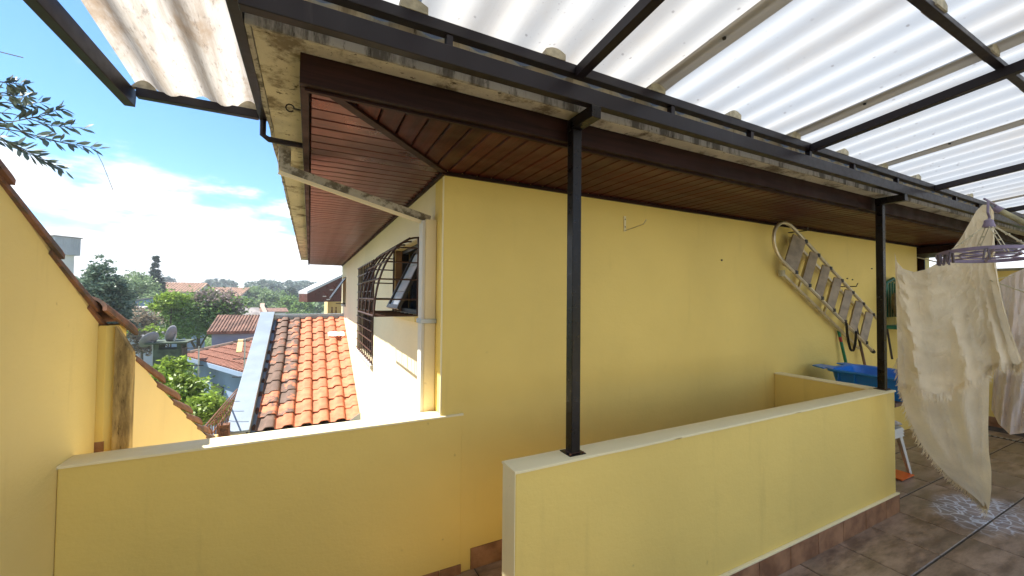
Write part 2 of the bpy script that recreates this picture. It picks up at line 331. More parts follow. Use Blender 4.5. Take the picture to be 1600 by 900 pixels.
# ------------------------------------------------------------------ mesh helpers
class MB:
    def __init__(s): s.v = []; s.f = []
    def poly(s, pts):
        b = len(s.v); s.v += [tuple(p) for p in pts]; s.f.append(tuple(range(b, b+len(pts)))); return s
    def box(s, x0, x1, y0, y1, z0, z1):
        b = len(s.v)
        s.v += [(x, y, z) for z in (z0, z1) for y in (y0, y1) for x in (x0, x1)]
        s.f += [tuple(b+i for i in q) for q in ((0, 2, 3, 1), (4, 5, 7, 6), (0, 1, 5, 4), (2, 6, 7, 3), (0, 4, 6, 2), (1, 3, 7, 5))]; return s
    def prism(s, pts, d):                       # planar polygon pushed along vector d
        b = len(s.v); n = len(pts); d = Vector(d)
        s.v += [tuple(Vector(p)) for p in pts] + [tuple(Vector(p)+d) for p in pts]
        s.f.append(tuple(range(b+n-1, b-1, -1))); s.f.append(tuple(range(b+n, b+2*n)))
        for i in range(n): j = (i+1) % n; s.f.append((b+i, b+j, b+n+j, b+n+i))
        return s
    def tube(s, pts, r, n=8, cap=True):
        pts = [Vector(p) for p in pts]; rs = r if isinstance(r, (list, tuple)) else [r]*len(pts); b0 = len(s.v); pn = None
        for i, p in enumerate(pts):
            d = (pts[min(i+1, len(pts)-1)]-pts[max(i-1, 0)]).normalized()
            if pn is None: a = d.orthogonal().normalized()
            else: a = (pn - d*pn.dot(d)).normalized()
            pn = a; c = d.cross(a)
            for k in range(n):
                t = 2*pi*k/n; s.v.append(tuple(p+(a*cos(t)+c*sin(t))*rs[i]))
        for i in range(len(pts)-1):
            for k in range(n):
                j = (k+1) % n; s.f.append((b0+i*n+k, b0+i*n+j, b0+(i+1)*n+j, b0+(i+1)*n+k))
        if cap:
            s.f.append(tuple(b0+k for k in range(n-1, -1, -1))); e = b0+(len(pts)-1)*n; s.f.append(tuple(e+k for k in range(n)))
        return s
    def bar(s, a, b, w, h, upv=(0, 0, 1)):      # rectangular bar, a to b are the centres of its ends
        a = Vector(a); b = Vector(b); d = (b-a).normalized(); u = Vector(upv); x = d.cross(u).normalized(); u = x.cross(d)
        return s.prism([a+x*w/2*i+u*h/2*j for i, j in ((-1, -1), (1, -1), (1, 1), (-1, 1))], b-a)
    def grid(s, rows):
        b = len(s.v); n = len(rows[0])
        for r in rows: s.v += [tuple(p) for p in r]
        for i in range(len(rows)-1):
            for j in range(n-1): s.f.append((b+i*n+j, b+i*n+j+1, b+(i+1)*n+j+1, b+(i+1)*n+j))
        return s
    def lathe(s, c, prof, n=24, sx=1, sy=1):
        c = Vector(c); rows = []
        for r, z in prof: rows.append([c+Vector((r*cos(2*pi*k/n)*sx, r*sin(2*pi*k/n)*sy, z)) for k in range(n+1)])
        return s.grid(rows)
    def mesh(s, name):
        m = bpy.data.meshes.new(name); m.from_pydata(s.v, [], s.f); m.validate(); m.update(); return m
    def build(s, name, mat, parent=None, smooth=False, bevel=0, weld=False, solid=0):
        m = s.mesh(name); bm = bmesh.new(); bm.from_mesh(m)
        if weld or smooth: bmesh.ops.remove_doubles(bm, verts=bm.verts, dist=1e-5)
        bmesh.ops.recalc_face_normals(bm, faces=bm.faces)
        if bevel: bmesh.ops.bevel(bm, geom=bm.edges[:], offset=bevel, segments=2, affect='EDGES', profile=.5, clamp_overlap=True)
        bm.to_mesh(m); bm.free()
        if smooth:
            for p in m.polygons: p.use_smooth = True
            try: m.set_sharp_from_angle(angle=radians(40))
            except Exception: pass
        return link(name, m, mat, parent, solid)
def wloc(o):
    p = Vector((0, 0, 0))
    while o: p += o.location; o = o.parent
    return p
def link(name, m, mat, parent=None, solid=0, loc=None):
    if not m.materials: m.materials.append(MATS[mat])
    o = bpy.data.objects.new(name, m); COL.objects.link(o)
    if parent: o.parent = parent; o.location = -wloc(parent)
    if loc is not None: o.location = Vector(loc) - (wloc(parent) if parent else Vector())
    if solid:
        md = o.modifiers.new('thickness', 'SOLIDIFY'); md.thickness = solid; md.offset = 0
    return o
def tag(o, label=None, cat=None, group=None, kind=None):
    if label: o['label'] = label
    if cat: o['category'] = cat
    if group: o['group'] = group
    if kind: o['kind'] = kind
    return o
def thing(name, label, cat, loc=(0, 0, 0), group=None):
    o = bpy.data.objects.new(name, None); COL.objects.link(o); o.location = loc; o.empty_display_size = .2
    return tag(o, label, cat, group)
def panel(axis, a0, a1, h, v, holes):
    """wall slab, thickness a0..a1 along axis ('x' or 'y'), h range, v range, rectangular holes (h0,h1,v0,v1)"""
    hs = sorted({h[0], h[1], *[x for q in holes for x in q[:2]]}); vs = sorted({v[0], v[1], *[x for q in holes for x in q[2:]]})
    def solid(i, j):
        if not (0 <= i < len(hs)-1 and 0 <= j < len(vs)-1): return False
        c, d = (hs[i]+hs[i+1])/2, (vs[j]+vs[j+1])/2
        return not any(q[0] < c < q[1] and q[2] < d < q[3] for q in holes)
    P = (lambda a, b, c: (a, b, c)) if axis == 'x' else (lambda a, b, c: (b, a, c))
    mb = MB()
    for i in range(len(hs)-1):
        for j in range(len(vs)-1):
            if not solid(i, j): continue
            x0, x1, y0, y1 = hs[i], hs[i+1], vs[j], vs[j+1]
            for a in (a0, a1): mb.poly([P(a, x0, y0), P(a, x1, y0), P(a, x1, y1), P(a, x0, y1)])
            for (di, dj, p, q) in ((-1, 0, (x0, y0), (x0, y1)), (1, 0, (x1, y0), (x1, y1)), (0, -1, (x0, y0), (x1, y0)), (0, 1, (x0, y1), (x1, y1))):
                if not solid(i+di, j+dj): mb.poly([P(a0, *p), P(a1, *p), P(a1, *q), P(a0, *q)])
    return mb
def interp(curve, t):
    n = len(curve)-1; x = min(max(t, 0), 1)*n; i = min(int(x), n-1); f = x-i
    a, b = curve[i], curve[i+1]; return tuple(a[k]*(1-f)+b[k]*f for k in range(len(a)))

# ================================================================== THE SETTING
def terrain(x, y):
    d = sqrt(x*x+y*y)
    z = -4.2 - 3.0*(1-exp(-max(y-6, 0)/22))            # falls away behind the annex ...
    k = min(max((y-55)/230, 0), 1); z += 9.0*k*k*(3-2*k)    # ... and climbs again to the far hill
    z += 1.4*sin(x*.021+1)*min(max((y-40)/80, 0), 1) + .5*sin(x*.13+y*.07)
    return z
def ground():
    xs = [-900, -500, -300] + [-200+8*i for i in range(51)] + [300, 500, 900]
    ys = [-600, -200, -60, -20] + [-8+4*i for i in range(28)] + [120+15*i for i in range(26)] + [700, 1200]
    tag(MB().grid([[Vector((x, y, terrain(x, y) if y < 650 else terrain(x, 510)+2)) for x in xs] for y in ys]).build('ground', 'hill_ground', smooth=True), kind='structure')
ground()

# ---- terrace floor: dark bed with the tiles laid on it one by one
X_END = 8.38
tag(MB().box(-.93, X_END, -5.99, -1.755, -.0045, .001).build('bounce_floor', 'bounce_pale'), kind='structure')  # unseen pale floor behind the camera, added to bounce sunlight under the canopy
bed = tag(panel('x', 0, 0, (0, 1), (0, 1), []).build('terrace_floor', 'grout') if 0 else
          MB().box(-1.3, X_END+.2, -6.0, 2.37, -.30, -.005).build('terrace_floor', 'grout'), kind='structure')
TP = .475; tm = None
def tile_mesh(w, d):
    mb = MB().box(-w/2, w/2, -d/2, d/2, -.02, 0); m = mb.mesh('floor_tile'); bm = bmesh.new(); bm.from_mesh(m)
    bmesh.ops.recalc_face_normals(bm, faces=bm.faces)
    bmesh.ops.bevel(bm, geom=[e for e in bm.edges if all(v.co.z > -.01 for v in e.verts)], offset=.0035, segments=1, affect='EDGES'); bm.to_mesh(m); bm.free(); return m
tmesh = tile_mesh(TP-.010, TP-.010); tmesh_h = tile_mesh(TP-.010, TP-.0115)
for i in range(-9, 9):
    for j in range(-6, 3):
        x0 = 4.28+TP*i; y0 = 1.10+TP*j
        if x0+TP > X_END+.1 or x0 < -1.25: continue
        if y0+TP > 2.38: y1 = 2.37; m = tile_mesh(TP-.008, y1-y0-.008); cy_ = (y0+y1)/2
        elif j == -1: m = tmesh_h; cy_ = y0+TP/2-.0008
        else: m = tmesh; cy_ = y0+TP/2
        if x0 < .4 and y0 > 1.4: continue
        if abs(x0+TP/2-7.9) < .01: pass
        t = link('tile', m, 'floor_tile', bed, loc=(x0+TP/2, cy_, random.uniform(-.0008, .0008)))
# lower landing at the head of the side stair
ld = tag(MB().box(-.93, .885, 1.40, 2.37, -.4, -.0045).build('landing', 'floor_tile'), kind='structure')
# floor drain grate
g = thing('floor_drain', 'long dark slotted drain grate across the far end of the tiled floor', 'drain', (7.745, 1.2, 0))
fb = MB().box(7.72, 7.77, -.2, 2.1, .001, .005); fb.build('drain_channel', 'black_plastic', g)
sm = MB().box(-.021, .021, -.011, .011, .005, .009).mesh('slot_bar')
for k in range(46): link('slot_bar', sm, 'galvanised', g, loc=(7.745, -.17+k*.049, 0))

# ================================================================== HOUSE
HX, HY, SZ, HE = .731, 2.371, 2.475, 11.0
house = thing('house', 'yellow house with dark wooden soffit and barred windows filling the centre', 'house', (HX, HY, 0))
WIN = [(2.98, 3.97, 1.555, 2.145), (5.30, 7.05, .83, 2.15), (9.75, 10.7, 1.5, 2.15)]
panel('y', HY, HY+.2, (HX, 7.51), (-.3, SZ+.05), []).build('front_wall', 'yellow_paint', house)
panel('x', HX, HX+.2, (HY+.2, HE), (-6, SZ+.05), WIN).build('side_wall', 'cream_paint', house)
MB().box(7.31, 7.51, HY+.2, 6, -.3, SZ+.05).build('end_wall', 'yellow_paint', house)
MB().box(HX+.2, 7.3, HE-.2, HE, -6, SZ+.05).build('back_wall', 'cream_paint', house)
MB().box(HX+.6, HX+.63, HY+.25, HE-.25, -.5, SZ).build('interior_partition', 'interior_dark', house)
# thin dry yellow corner strip and the front wall skirting
MB().box(.93, 4.1, HY-.012, HY-.0005, 0, .125).build('skirting', 'skirting_tile', house)
# soffit
sof = MB().box(-.03, 8.38, 1.63, HE+.05, SZ+.022, SZ+.06).build('soffit', 'soffit_backing', house)
bp = .0985
def board(pts):
    mb = MB().prism([(x, y, SZ) for x, y in pts], (0, 0, .018)); m = mb.mesh('board'); bm = bmesh.new(); bm.from_mesh(m); bmesh.ops.recalc_face_normals(bm, faces=bm.faces)
    bmesh.ops.bevel(bm, geom=[e for e in bm.edges if all(v.co.z < SZ+.001 for v in e.verts)], offset=.005, segments=1, affect='EDGES'); bm.to_mesh(m); bm.free(); return m
gp = .006
y = 1.635; k = 0; shared = board([(-.012, 0), (HX-.003, 0), (HX-.003, bp-gp), (-.012, bp-gp)])
sx, sy = .02, 1.60                                  # the mitre runs from the eave corner to the house corner
def mitre_x(yy): return .05 + (yy-1.63)/(HY-1.63)*(HX-.05)
while y < HE:
    if y < HY:
        a, b = mitre_x(y), mitre_x(min(y+bp-gp, HY))
        link('board', board([(-.012, y), (a-.022, y), (b-.022, y+bp-gp), (-.012, y+bp-gp)]), 'soffit_wood_x', sof, loc=(0, 0, random.uniform(-.001, .001)))
    else: link('board', shared, 'soffit_wood_x', sof, loc=(0, y, random.uniform(-.001, .001)))
    y += bp
x = .06; sharedy = board([(0, 1.632), (bp-gp, 1.632), (bp-gp, HY-.003), (0, HY-.003)])
def mitre_y(xx): return 1.63 + (xx-.05)/(HX-.05)*(HY-1.63)
while x < 8.36:
    if x < HX-.02:
        a, b = mitre_y(x+.022), mitre_y(x+bp-gp+.022)
        link('board', board([(x, 1.632), (x+bp-gp, 1.632), (x+bp-gp, min(b, HY-.003)-.02), (x, a-.02)]), 'soffit_wood_y', sof, loc=(0, 0, random.uniform(-.001, .001)))
    else: link('board', sharedy, 'soffit_wood_y', sof, loc=(x, 0, random.uniform(-.001, .001)))
    x += bp
MB().bar((.045, 1.632, SZ-.004), (HX-.004, HY-.004, SZ-.004), .04, .018).build('mitre_batten', 'fascia_wood', sof)
MB().box(HX-.02, HX-.001, HY, HE, SZ-.024, SZ-.003).box(HX-.02, 7.5, HY-.02, HY-.001, SZ-.024, SZ-.003).build('edge_moulding', 'fascia_wood', sof)
MB().box(-.047, 8.38, 1.600, 1.630, 2.462, 2.574).build('fascia_board', 'fascia_wood', house, bevel=.003)
MB().box(-.03, 8.38, 1.6305, 1.648, 2.452, 2.468).build('fascia_moulding', 'fascia_wood', house)
MB().box(-.047, -.016, 1.632, HE+.08, 2.462, 2.574).build('fascia_board', 'fascia_wood', house, bevel=.003)
# concrete eave
def rough_slab(x0, x1, y0, y1, z0, z1, long, name, mat, amp=.004):
    n = max(2, int(((x1-x0) if long == 'x' else (y1-y0))/.06)); mb = MB(); rows = []
    for i in range(n+1):
        f = i/n
        def q(a, b, e):
            o = amp*(noise.noise(Vector((f*n*.35, e*7.3, z0*9)))); return o
        if long == 'x':
            x = x0+(x1-x0)*f; rows.append([(x, y0+q(0, 0, 1), z0+q(0, 0, 2)), (x, y1, z0+q(0, 0, 3)), (x, y1, z1), (x, y0+q(0, 0, 4), z1), (x, y0+q(0, 0, 1), z0+q(0, 0, 2))])
        else:
            y = y0+(y1-y0)*f; rows.append([(x0+q(0, 0, 1), y, z0+q(0, 0, 2)), (x1, y, z0+q(0, 0, 3)), (x1, y, z1), (x0+q(0, 0, 4), y, z1), (x0+q(0, 0, 1), y, z0+q(0, 0, 2))])
    mb.grid(rows); mb.poly(rows[0][:4]); mb.poly(rows[-1][:4]); return mb.build(name, mat, house, weld=True)
rough_slab(-.185, 8.38, 1.522, 1.96, 2.574, 2.76, 'x', 'eave_slab', 'eave_concrete')
rough_slab(-.186, .1, 1.962, HE+.1, 2.576, 2.70, 'y', 'eave_slab', 'eave_concrete')
rough_slab(-.195, 8.38, 1.510, 1.521, 2.574, 2.618, 'x', 'eave_lip', 'eave_cement_lip', .006)
rough_slab(-.195, 8.38, 1.514, 1.521, 2.62, 2.775, 'x', 'eave_edge', 'eave_face', .003)
rough_slab(-.205, -.188, 1.51, HE+.12, 2.572, 2.71, 'y', 'eave_lip', 'eave_cement_lip', .006)
# the house's own low hip roof above the eave
rz = 2.778
mb = MB(); A = [(-.2, 1.498), (8.38, 1.498), (8.38, HE+.2), (-.2, HE+.2)]; R0, R1 = (4.1, 5.8, rz+1.15), (4.1, 6.9, rz+1.15)
a = [(p[0], p[1], rz) for p in A]; mb.poly([a[0], a[1], R0]); mb.poly([a[1], a[2], R1, R0]); mb.poly([a[2], a[3], R1]); mb.poly([a[3], a[0], R0, R1]); mb.poly(a[::-1])
mb.build('roof', 'far_roof_brown', house)
# pale box gutter that drops to the corner downpipe
gb = MB().bar((-.145, 2.66, 2.43), (.70, 2.60, 2.205), .055, .06).bar((-.145, 2.66, 2.42), (-.145, 2.66, 2.56), .06, .06, (0, 1, 0))
gu = gb.build('gutter_arm', 'gutter_concrete', house, bevel=.004)
MB().bar((-.172, 2.625, 2.405), (.66, 2.565, 2.18), .012, .022).build('gutter_edge', 'cream_paint', gu)
dp = MB().box(.655, .7295, 2.52, 2.60, -4, 2.20).build('downpipe', 'cream_paint', house, bevel=.006)
MB().box(.635, .654, 2.515, 2.606, -4, 2.19).build('downpipe_face', 'far_white_wall', dp, bevel=.004)
for z in (1.53, .2, -1.2): MB().box(.628, .7296, 2.50, 2.62, z, z+.028).build('pipe_clamp', 'galvanised', dp, bevel=.002)
MB().box(.722, .7305, 2.373, 2.382, -.3, SZ-.03).build('corner_bead', 'yellow_paint_lit', house)

# ---- window 1: open tilting sash behind a bowed cage
def window_frame(i, parent, depth=.06, w=.035):
    y0, y1, z0, z1 = WIN[i]; x0 = HX+.07; mb = MB()
    mb.box(x0, x0+depth, y0, y0+w, z0, z1).box(x0, x0+depth, y1-w, y1, z0, z1).box(x0, x0+depth, y0+w, y1-w, z0, z0+w).box(x0, x0+depth, y0+w, y1-w, z1-w, z1)
    return mb.build('frame', 'window_frame_dark', parent)
def sill(i, parent, mat='stone_sill'):
    y0, y1, z0, z1 = WIN[i]; return MB().box(HX-.035, HX+.19, y0-.02, y1+.02, z0-.045, z0-.001).build('sill', mat, parent, bevel=.004)
w1 = MB().box(HX+.15, HX+.156, 2.98, 3.97, 1.555, 2.145).build('window', 'dark_glass', house); window_frame(0, w1); sill(0, w1, 'pale_yellow_paint')
MB().box(HX+.012, HX+.068, 3.955, 3.969, 1.56, 2.14).build('reveal', 'window_reveal', w1)
# tilted sash, pivoting out at the foot
a = Vector((HX+.10, 0, 2.09)); b = Vector((HX-.13, 0, 1.60)); d = (b-a).normalized(); nn = Vector((d.z, 0, -d.x))
def sash(y0, y1):
    fr = MB()
    for (p, q) in ((y0, y0+.03), (y1-.03, y1)): fr.prism([a+Vector((0, p, 0)), b+Vector((0, p, 0)), b+nn*.025+Vector((0, p, 0)), a+nn*.025+Vector((0, p, 0))], (0, q-p, 0))
    for t0, t1 in ((0, .06), (.94, 1)): fr.prism([a.lerp(b, t0)+Vector((0, y0+.03, 0)), a.lerp(b, t1)+Vector((0, y0+.03, 0)), a.lerp(b, t1)+nn*.024+Vector((0, y0+.03, 0)), a.lerp(b, t0)+nn*.024+Vector((0, y0+.03, 0))], (0, y1-y0-.06, 0))
    o = fr.build('sash_frame', 'window_frame_dark', w1)
    for k in range(4):
        p, q = a.lerp(b, .065+.22*k), a.lerp(b, .065+.22*(k+1)-.01)
        MB().prism([p+Vector((0, y0+.031, 0)), q+Vector((0, y0+.031, 0)), q+nn*.008+Vector((0, y0+.031, 0)), p+nn*.008+Vector((0, y0+.031, 0))], (0, y1-y0-.062, 0)).build('pane', 'window_glass', w1)
sash(3.03, 3.48)
cg = MB(); Rx, Rz = .315, .585; zb = 1.56
arc = lambda y, n=14: [(HX-.004-Rx*cos(t*pi/2/n)**1.0 if 0 else HX-.004-Rx*cos(pi/2*t/n), y, zb+Rz*sin(pi/2*t/n)) for t in range(n+1)]
cage = thing('window_cage', 'bowed dark iron cage over the open window beside the downpipe', 'window cage', (HX-.15, 3.47, zb))
for k in range(5):
    y = 2.985+k*.2445; MB().tube(arc(y), .0075, 6).build('curved_bar', 'grille_steel', cage, smooth=True)
for t in (0, .13, .30, .47, .66, .86):
    th = t*pi/2; p = (HX-.004-(Rx+.004)*cos(th), zb+(Rz+.004)*sin(th)); MB().tube([(p[0], 2.98, p[1]), (p[0], 3.968, p[1])], .0075, 6).build('cross_bar', 'grille_steel', cage, smooth=True)
for y in (2.985, 3.963):
    for t in (.13, .30, .47, .66):
        th = t*pi/2; zc = zb+Rz*sin(th); MB().tube([(HX-.004-Rx*cos(th), y, zc), (HX-.004, y, zc)], .006, 6).build('side_bar', 'grille_steel', cage, smooth=True)
    MB().tube([(HX-.008, y, zb), (HX-.008, y, zb+Rz)], .0075, 6).build('upright', 'grille_steel', cage, smooth=True)
for k in range(7):
    y = 2.985+k*.163; MB().tube([(HX-.004-Rx, y, zb-.002), (HX-.004, y, zb-.002)], .0065, 6).build('floor_bar', 'grille_steel', cage, smooth=True)
# ---- window 2: flat grille
w2 = MB().box(HX+.14, HX+.146, 5.30, 7.05, .83, 2.15).build('window', 'dark_glass', house); window_frame(1, w2); sill(1, w2)
MB().box(HX+.115, HX+.139, 6.16, 6.20, .87, 2.11).build('mullion', 'window_frame_dark', w2)
MB().box(HX+.158, HX+.17, 5.34, 6.1, .87, 2.11).build('curtain', 'curtain', w2)
gr = thing('window_grille', 'flat dark iron grille over the tall window above the tiled roof', 'window grille', (HX-.01, 6.17, .83))
for k in range(10):
    y = 5.31+k*.192; MB().box(HX-.018, HX-.004, y-.007, y+.007, .80, 2.17).build('upright', 'grille_steel', gr)
for k in range(11):
    z = .87+k*.128; MB().box(HX-.03, HX-.0185, 5.29, 7.06, z-.007, z+.007).build('cross_bar', 'grille_steel', gr)
# ---- window 3: awning sash standing out
w3 = MB().box(HX+.14, HX+.146, 9.75, 10.7, 1.5, 2.15).build('window', 'dark_glass', house); window_frame(2, w3); sill(2, w3)
MB().prism([(HX-.002, 9.78, 2.12), (HX-.30, 9.78, 1.66), (HX-.30, 9.78, 1.63), (HX-.002, 9.78, 2.09)], (0, .88, 0)).build('awning_sash', 'window_frame_dark', w3)
MB().tube([(HX-.001, 9.8, 1.53), (HX-.2, 9.8, 1.53)], .01, 6).build('stay', 'grille_steel', w3)

# ---- annex: tiled lean-to with metal box gutter against the side wall
RS = .363; R_Y0, R_Z0 = 6.54, -.161
def rzp(y): return R_Z0+RS*(y-R_Y0)
annex = thing('annex', 'lean-to annex with orange clay tiled roof below the barred windows', 'annex', (-.1, 8.4, -4))
MB().box(-.95, HX-.002, 6.55, 10.45, -6, -.42).build('wall', 'cream_paint', annex)
sl = sqrt(1+RS*RS); dn = Vector((0, -RS, 1)).normalized(); ds = Vector((0, 1, RS)).normalized()
deck = MB().prism([(-.62, 6.50, rzp(6.50)-.05), (HX-.002, 6.50, rzp(6.5)-.05), (HX-.002, 10.36, rzp(10.36)-.05), (-.62, 10.36, rzp(10.36)-.05)], (0, 0, -.2)).build('roof', 'roof_battens', annex)
tag(deck, 'orange clay roof with dark lichen on its left columns')
CPX, RPY = .232, .2975
def roof_tile():
    # profile across x: flat pan on the left, raised barrel on the right
    prof = [(0, .016), (.008, .004), (.085, .004), (.10, .018), (.112, .036), (.13, .047), (.20, .049), (.222, .040), (.236, .014)]
    L = RPY*sl+.045; mb = MB(); rows = []
    for s_, o in ((0, .020), (.04, .0195), (L, 0)):
        rows.append([Vector((x, 0, 0)) + ds*s_ + dn*(z+o) for x, z in prof])
    mb.grid(rows); b = [Vector((x, 0, 0)) + dn*(max(z-.014, -.004)+.02) for x, z in prof]; mb.grid([b, rows[0]])
    rb = [p-dn*.013 for p in rows[2]]; mb.grid([b, rb])
    m = mb.mesh('tile'); bm = bmesh.new(); bm.from_mesh(m); bmesh.ops.remove_doubles(bm, verts=bm.verts, dist=1e-5); bmesh.ops.recalc_face_normals(bm, faces=bm.faces); bm.to_mesh(m); bm.free()
    for p in m.polygons: p.use_smooth = True
    m.set_sharp_from_angle(angle=radians(50)); return m
rtm = roof_tile(); rtm.materials.append(MATS['clay_tile'])
for c in range(6):
    for r in range(13):
        x = -.635+c*CPX; y = R_Y0+.005+r*RPY
        if c == 5 and 0: continue
        o = link('tile', rtm, 'clay_tile', deck, loc=(x+random.uniform(-.006, .006), y+random.uniform(-.012, .012), rzp(y)-.045+random.uniform(0, .006)))
        o.rotation_euler = (random.uniform(-.006, .006), random.uniform(-.012, .012), random.uniform(-.014, .014))
        m_ = [.95, .84, .42, .24, .18, .12][c]*random.uniform(.90, 1.08)
        if r < 3 and c < 3: m_ *= random.choice((.75, 1))
        o.color = (m_, 0, 0, 1)
# metal cap, box gutter and ridge flashing
def slope_slab(x0, x1, y0, y1, off, th): return [(x0, y0, rzp(y0)+off), (x1, y0, rzp(y0)+off), (x1, y1, rzp(y1)+off), (x0, y1, rzp(y1)+off)]
MB().prism(slope_slab(-.955, -.70, 6.42, 10.40, .09, 0), (0, 0, -.03)).build('parapet_cap', 'zinc_metal', annex, bevel=.003)
pw = MB().prism(slope_slab(-.93, -.735, 6.46, 10.38, .058, 0), (0, 0, -3.)).build('parapet', 'far_white_wall', annex)
MB().prism(slope_slab(-.7, -.694, 6.42, 10.40, .092, 0), (0, 0, -.16)).build('cap_edge', 'galvanised', annex)
MB().prism(slope_slab(-.693, -.55, 6.44, 10.38, -.055, 0), (0, 0, -.01)).build('gutter_pan', 'zinc_metal', annex)
for k in range(9):
    y = 6.75+k*.36+random.uniform(-.1, .1); mb = MB()
    pts = [Vector((-.665+.035*cos(t*pi/4)*random.uniform(.6, 1), y+random.uniform(.04, .09)*sin(t*pi/4), 0)) for t in range(8)]
    pts = [(p.x, p.y, rzp(p.y)-.054) for p in pts]; mb.prism(pts, (0, 0, random.uniform(.006, .014))); mb.build('leaf_litter', 'debris', annex)
MB().box(-.70, HX-.002, 10.30, 10.44, rzp(10.3)-.25, rzp(10.3)+.075).build('ridge_flashing', 'galvanised', annex, bevel=.003)
MB().box(-.60, HX-.003, 10.27, 10.298, rzp(10.3)+.0, rzp(10.3)+.03).build('ridge_flashing', 'zinc_metal', annex)
MB().box(-.66, HX-.002, 6.44, 6.495, rzp(6.5)-.12, rzp(6.5)-.01).build('eave_gutter', 'galvanised', annex)
MB().prism([(.55, 6.49, rzp(6.5)-.02), (HX-.003, 6.49, rzp(6.5)-.02), (HX-.003, 6.49, rzp(6.5)+.10), (.66, 6.49, rzp(6.5)+.06)], (0, .008, 0)).build('corner_flashing', 'galvanised', annex)
# crumpled white paper on the roof
pm = MB(); rows = []
for i in range(9):
    rows.append([Vector((.36+.32*j/11, 9.22+.20*i/8+.05*sin(j*.9), rzp(9.22+.2*i/8)+.03+.028*noise.noise(Vector((i*.7, j*.6, 4)))+.012)) for j in range(12)])
tag(pm.grid(rows).build('paper_sheet', 'paper_white', None, solid=.002), 'crumpled white sheet of paper lying on the orange roof tiles', 'paper')
# red leaves blown onto the cap
for k, (u, v) in enumerate(((371, 617), (379, 612), (374, 622))):
    pass

# ================================================================== PARAPETS
def coping(x0, x1, y0, y1, z, h, long, parent, seed):
    r = .005; n = int(((x1-x0) if long == 'x' else (y1-y0))/.05); rows = []
    a0, a1 = (y0, y1) if long == 'x' else (x0, x1)
    prof = [(a0, 0), (a0, h-r*.4), (a0+r*.4, h), (a0+r, h+.0012), (a1-r, h+.0012), (a1-r*.4, h), (a1, h-r*.4), (a1, 0), (a0, 0)]
    for i in range(n+1):
        q = (x0+(x1-x0)*i/n) if long == 'x' else (y0+(y1-y0)*i/n); row = []
        for k, (a, b) in enumerate(prof):
            e = .0028*noise.noise(Vector((q*4.5, (a > (a0+a1)/2)*9.1, seed)))+.0016*noise.noise(Vector((q*17, k*.3, seed+3))); f = .0014*noise.noise(Vector((q*6, 4, seed)))
            a_ = a+e; row.append((q, a_, z+b+(f if b else 0)) if long == 'x' else (a_, q, z+b+(f if b else 0)))
        rows.append(row)
    mb = MB().grid(rows); mb.poly(rows[0][:-1]); mb.poly(rows[-1][:-1]); return mb.build('coping', 'yellow_paint_lit', parent, smooth=True)
PZ = .969
fp = thing('parapet_wall', 'long low yellow parapet carrying the two dark posts', 'parapet', (2.5, 1.55, 0))
MB().box(.783, 4.265, 1.490, 1.605, -.004, PZ).build('long_side', 'yellow_paint', fp, bevel=.006)
coping(.776, 4.272, 1.4835, 1.6115, PZ-.006, .010, 'x', fp, 1)
MB().box(.779, .7825, 1.4895, 1.6055, 0, PZ-.001).build('lit_end_face', 'yellow_paint_lit', fp)
MB().box(4.155, 4.265, 1.6055, HY-.001, -.004, PZ-.0005).build('return_side', 'yellow_paint', fp, bevel=.005)
coping(4.1485, 4.2715, 1.618, HY-.001, PZ-.006, .010, 'y', fp, 2)
MB().box(.80, 4.279, 1.470, 1.4895, .142, .156).build('skirting_ledge', 'yellow_paint_lit', fp, bevel=.003)
skm = None
x = .80; k = 0
while x < 4.278:
    x1 = min(x+.325, 4.278); MB().box(x, x1-.004, 1.473, 1.4895, 0, .1415).build('skirting_tile', 'skirting_tile', fp, bevel=.0015); x = x1
MB().box(4.2655, 4.280, 1.473, 2.36, 0, .1415).build('skirting_tile', 'skirting_tile', fp)
lp = thing('side_parapet', 'low yellow parapet between the sloping boundary wall and the house corner', 'parapet', (0, 2.43, -.1))
MB().box(-.929, .862, 2.362, 2.492, -.4, PZ+.001).build('wall', 'yellow_paint', lp, bevel=.006)
coping(-.929, .869, 2.3555, 2.4985, PZ-.005, .010, 'x', lp, 3)
x = -.92
while x < .86:
    x1 = min(x+.33, .866); MB().box(x, x1-.004, 2.350, 2.3615, -.07, .055).build('skirting_tile', 'skirting_tile', lp, bevel=.0015); x = x1
bk = thing('rear_wall', 'low yellow wall closing the back edge of the terrace', 'wall', (3.5, -6.06, 0))
MB().box(-1.3, 8.58, -6.12, -6.0, -.3, 1.0).build('wall', 'yellow_paint', bk, bevel=.006)

# ---- boundary wall stepping down the hill with clay capping
bw = thing('boundary_wall', 'sloping yellow boundary wall capped with mossy clay tiles', 'wall', (-1, 3, -4))
def zt(y): return 2.117-.70*(y-1.953)
pr = [(-6, -6), (2.699, -6), (2.699, zt(2.699)-.01), (1.20, zt(1.20)), (.9, zt(1.2)+.03), (-2.2, zt(1.2)+.03), (-2.6, 1.0), (-6, 1.0)]
MB().prism([(-.93, a, b) for a, b in pr], (-.15, 0, 0)).build('near_wall', 'boundary_paint_lit', bw, bevel=.012)
MB().prism([(-1.07, 2.7005, -6), (-.905, 2.7005, -6), (-.874, 2.73, -6), (-.874, 2.85, -6), (-1.07, 2.85, -6)], (0, 0, 7.54)).build('recess_strip', 'yellow_paint', bw)
MB().prism([(-.935, 2.6995, .2), (-.9, 2.6995, .2), (-.9, 2.6995, .965), (-.935, 2.6995, .965)], (0, .029, 0)).build('old_skirting', 'skirting_tile', bw)
MB().prism([(-.873, 2.70, -6), (-.803, 2.70, -6), (-.803, 2.70, 1.40), (-.873, 2.70, 1.54)], (0, .05, 0)).build('pilaster', 'pilaster_render', bw, bevel=.006)
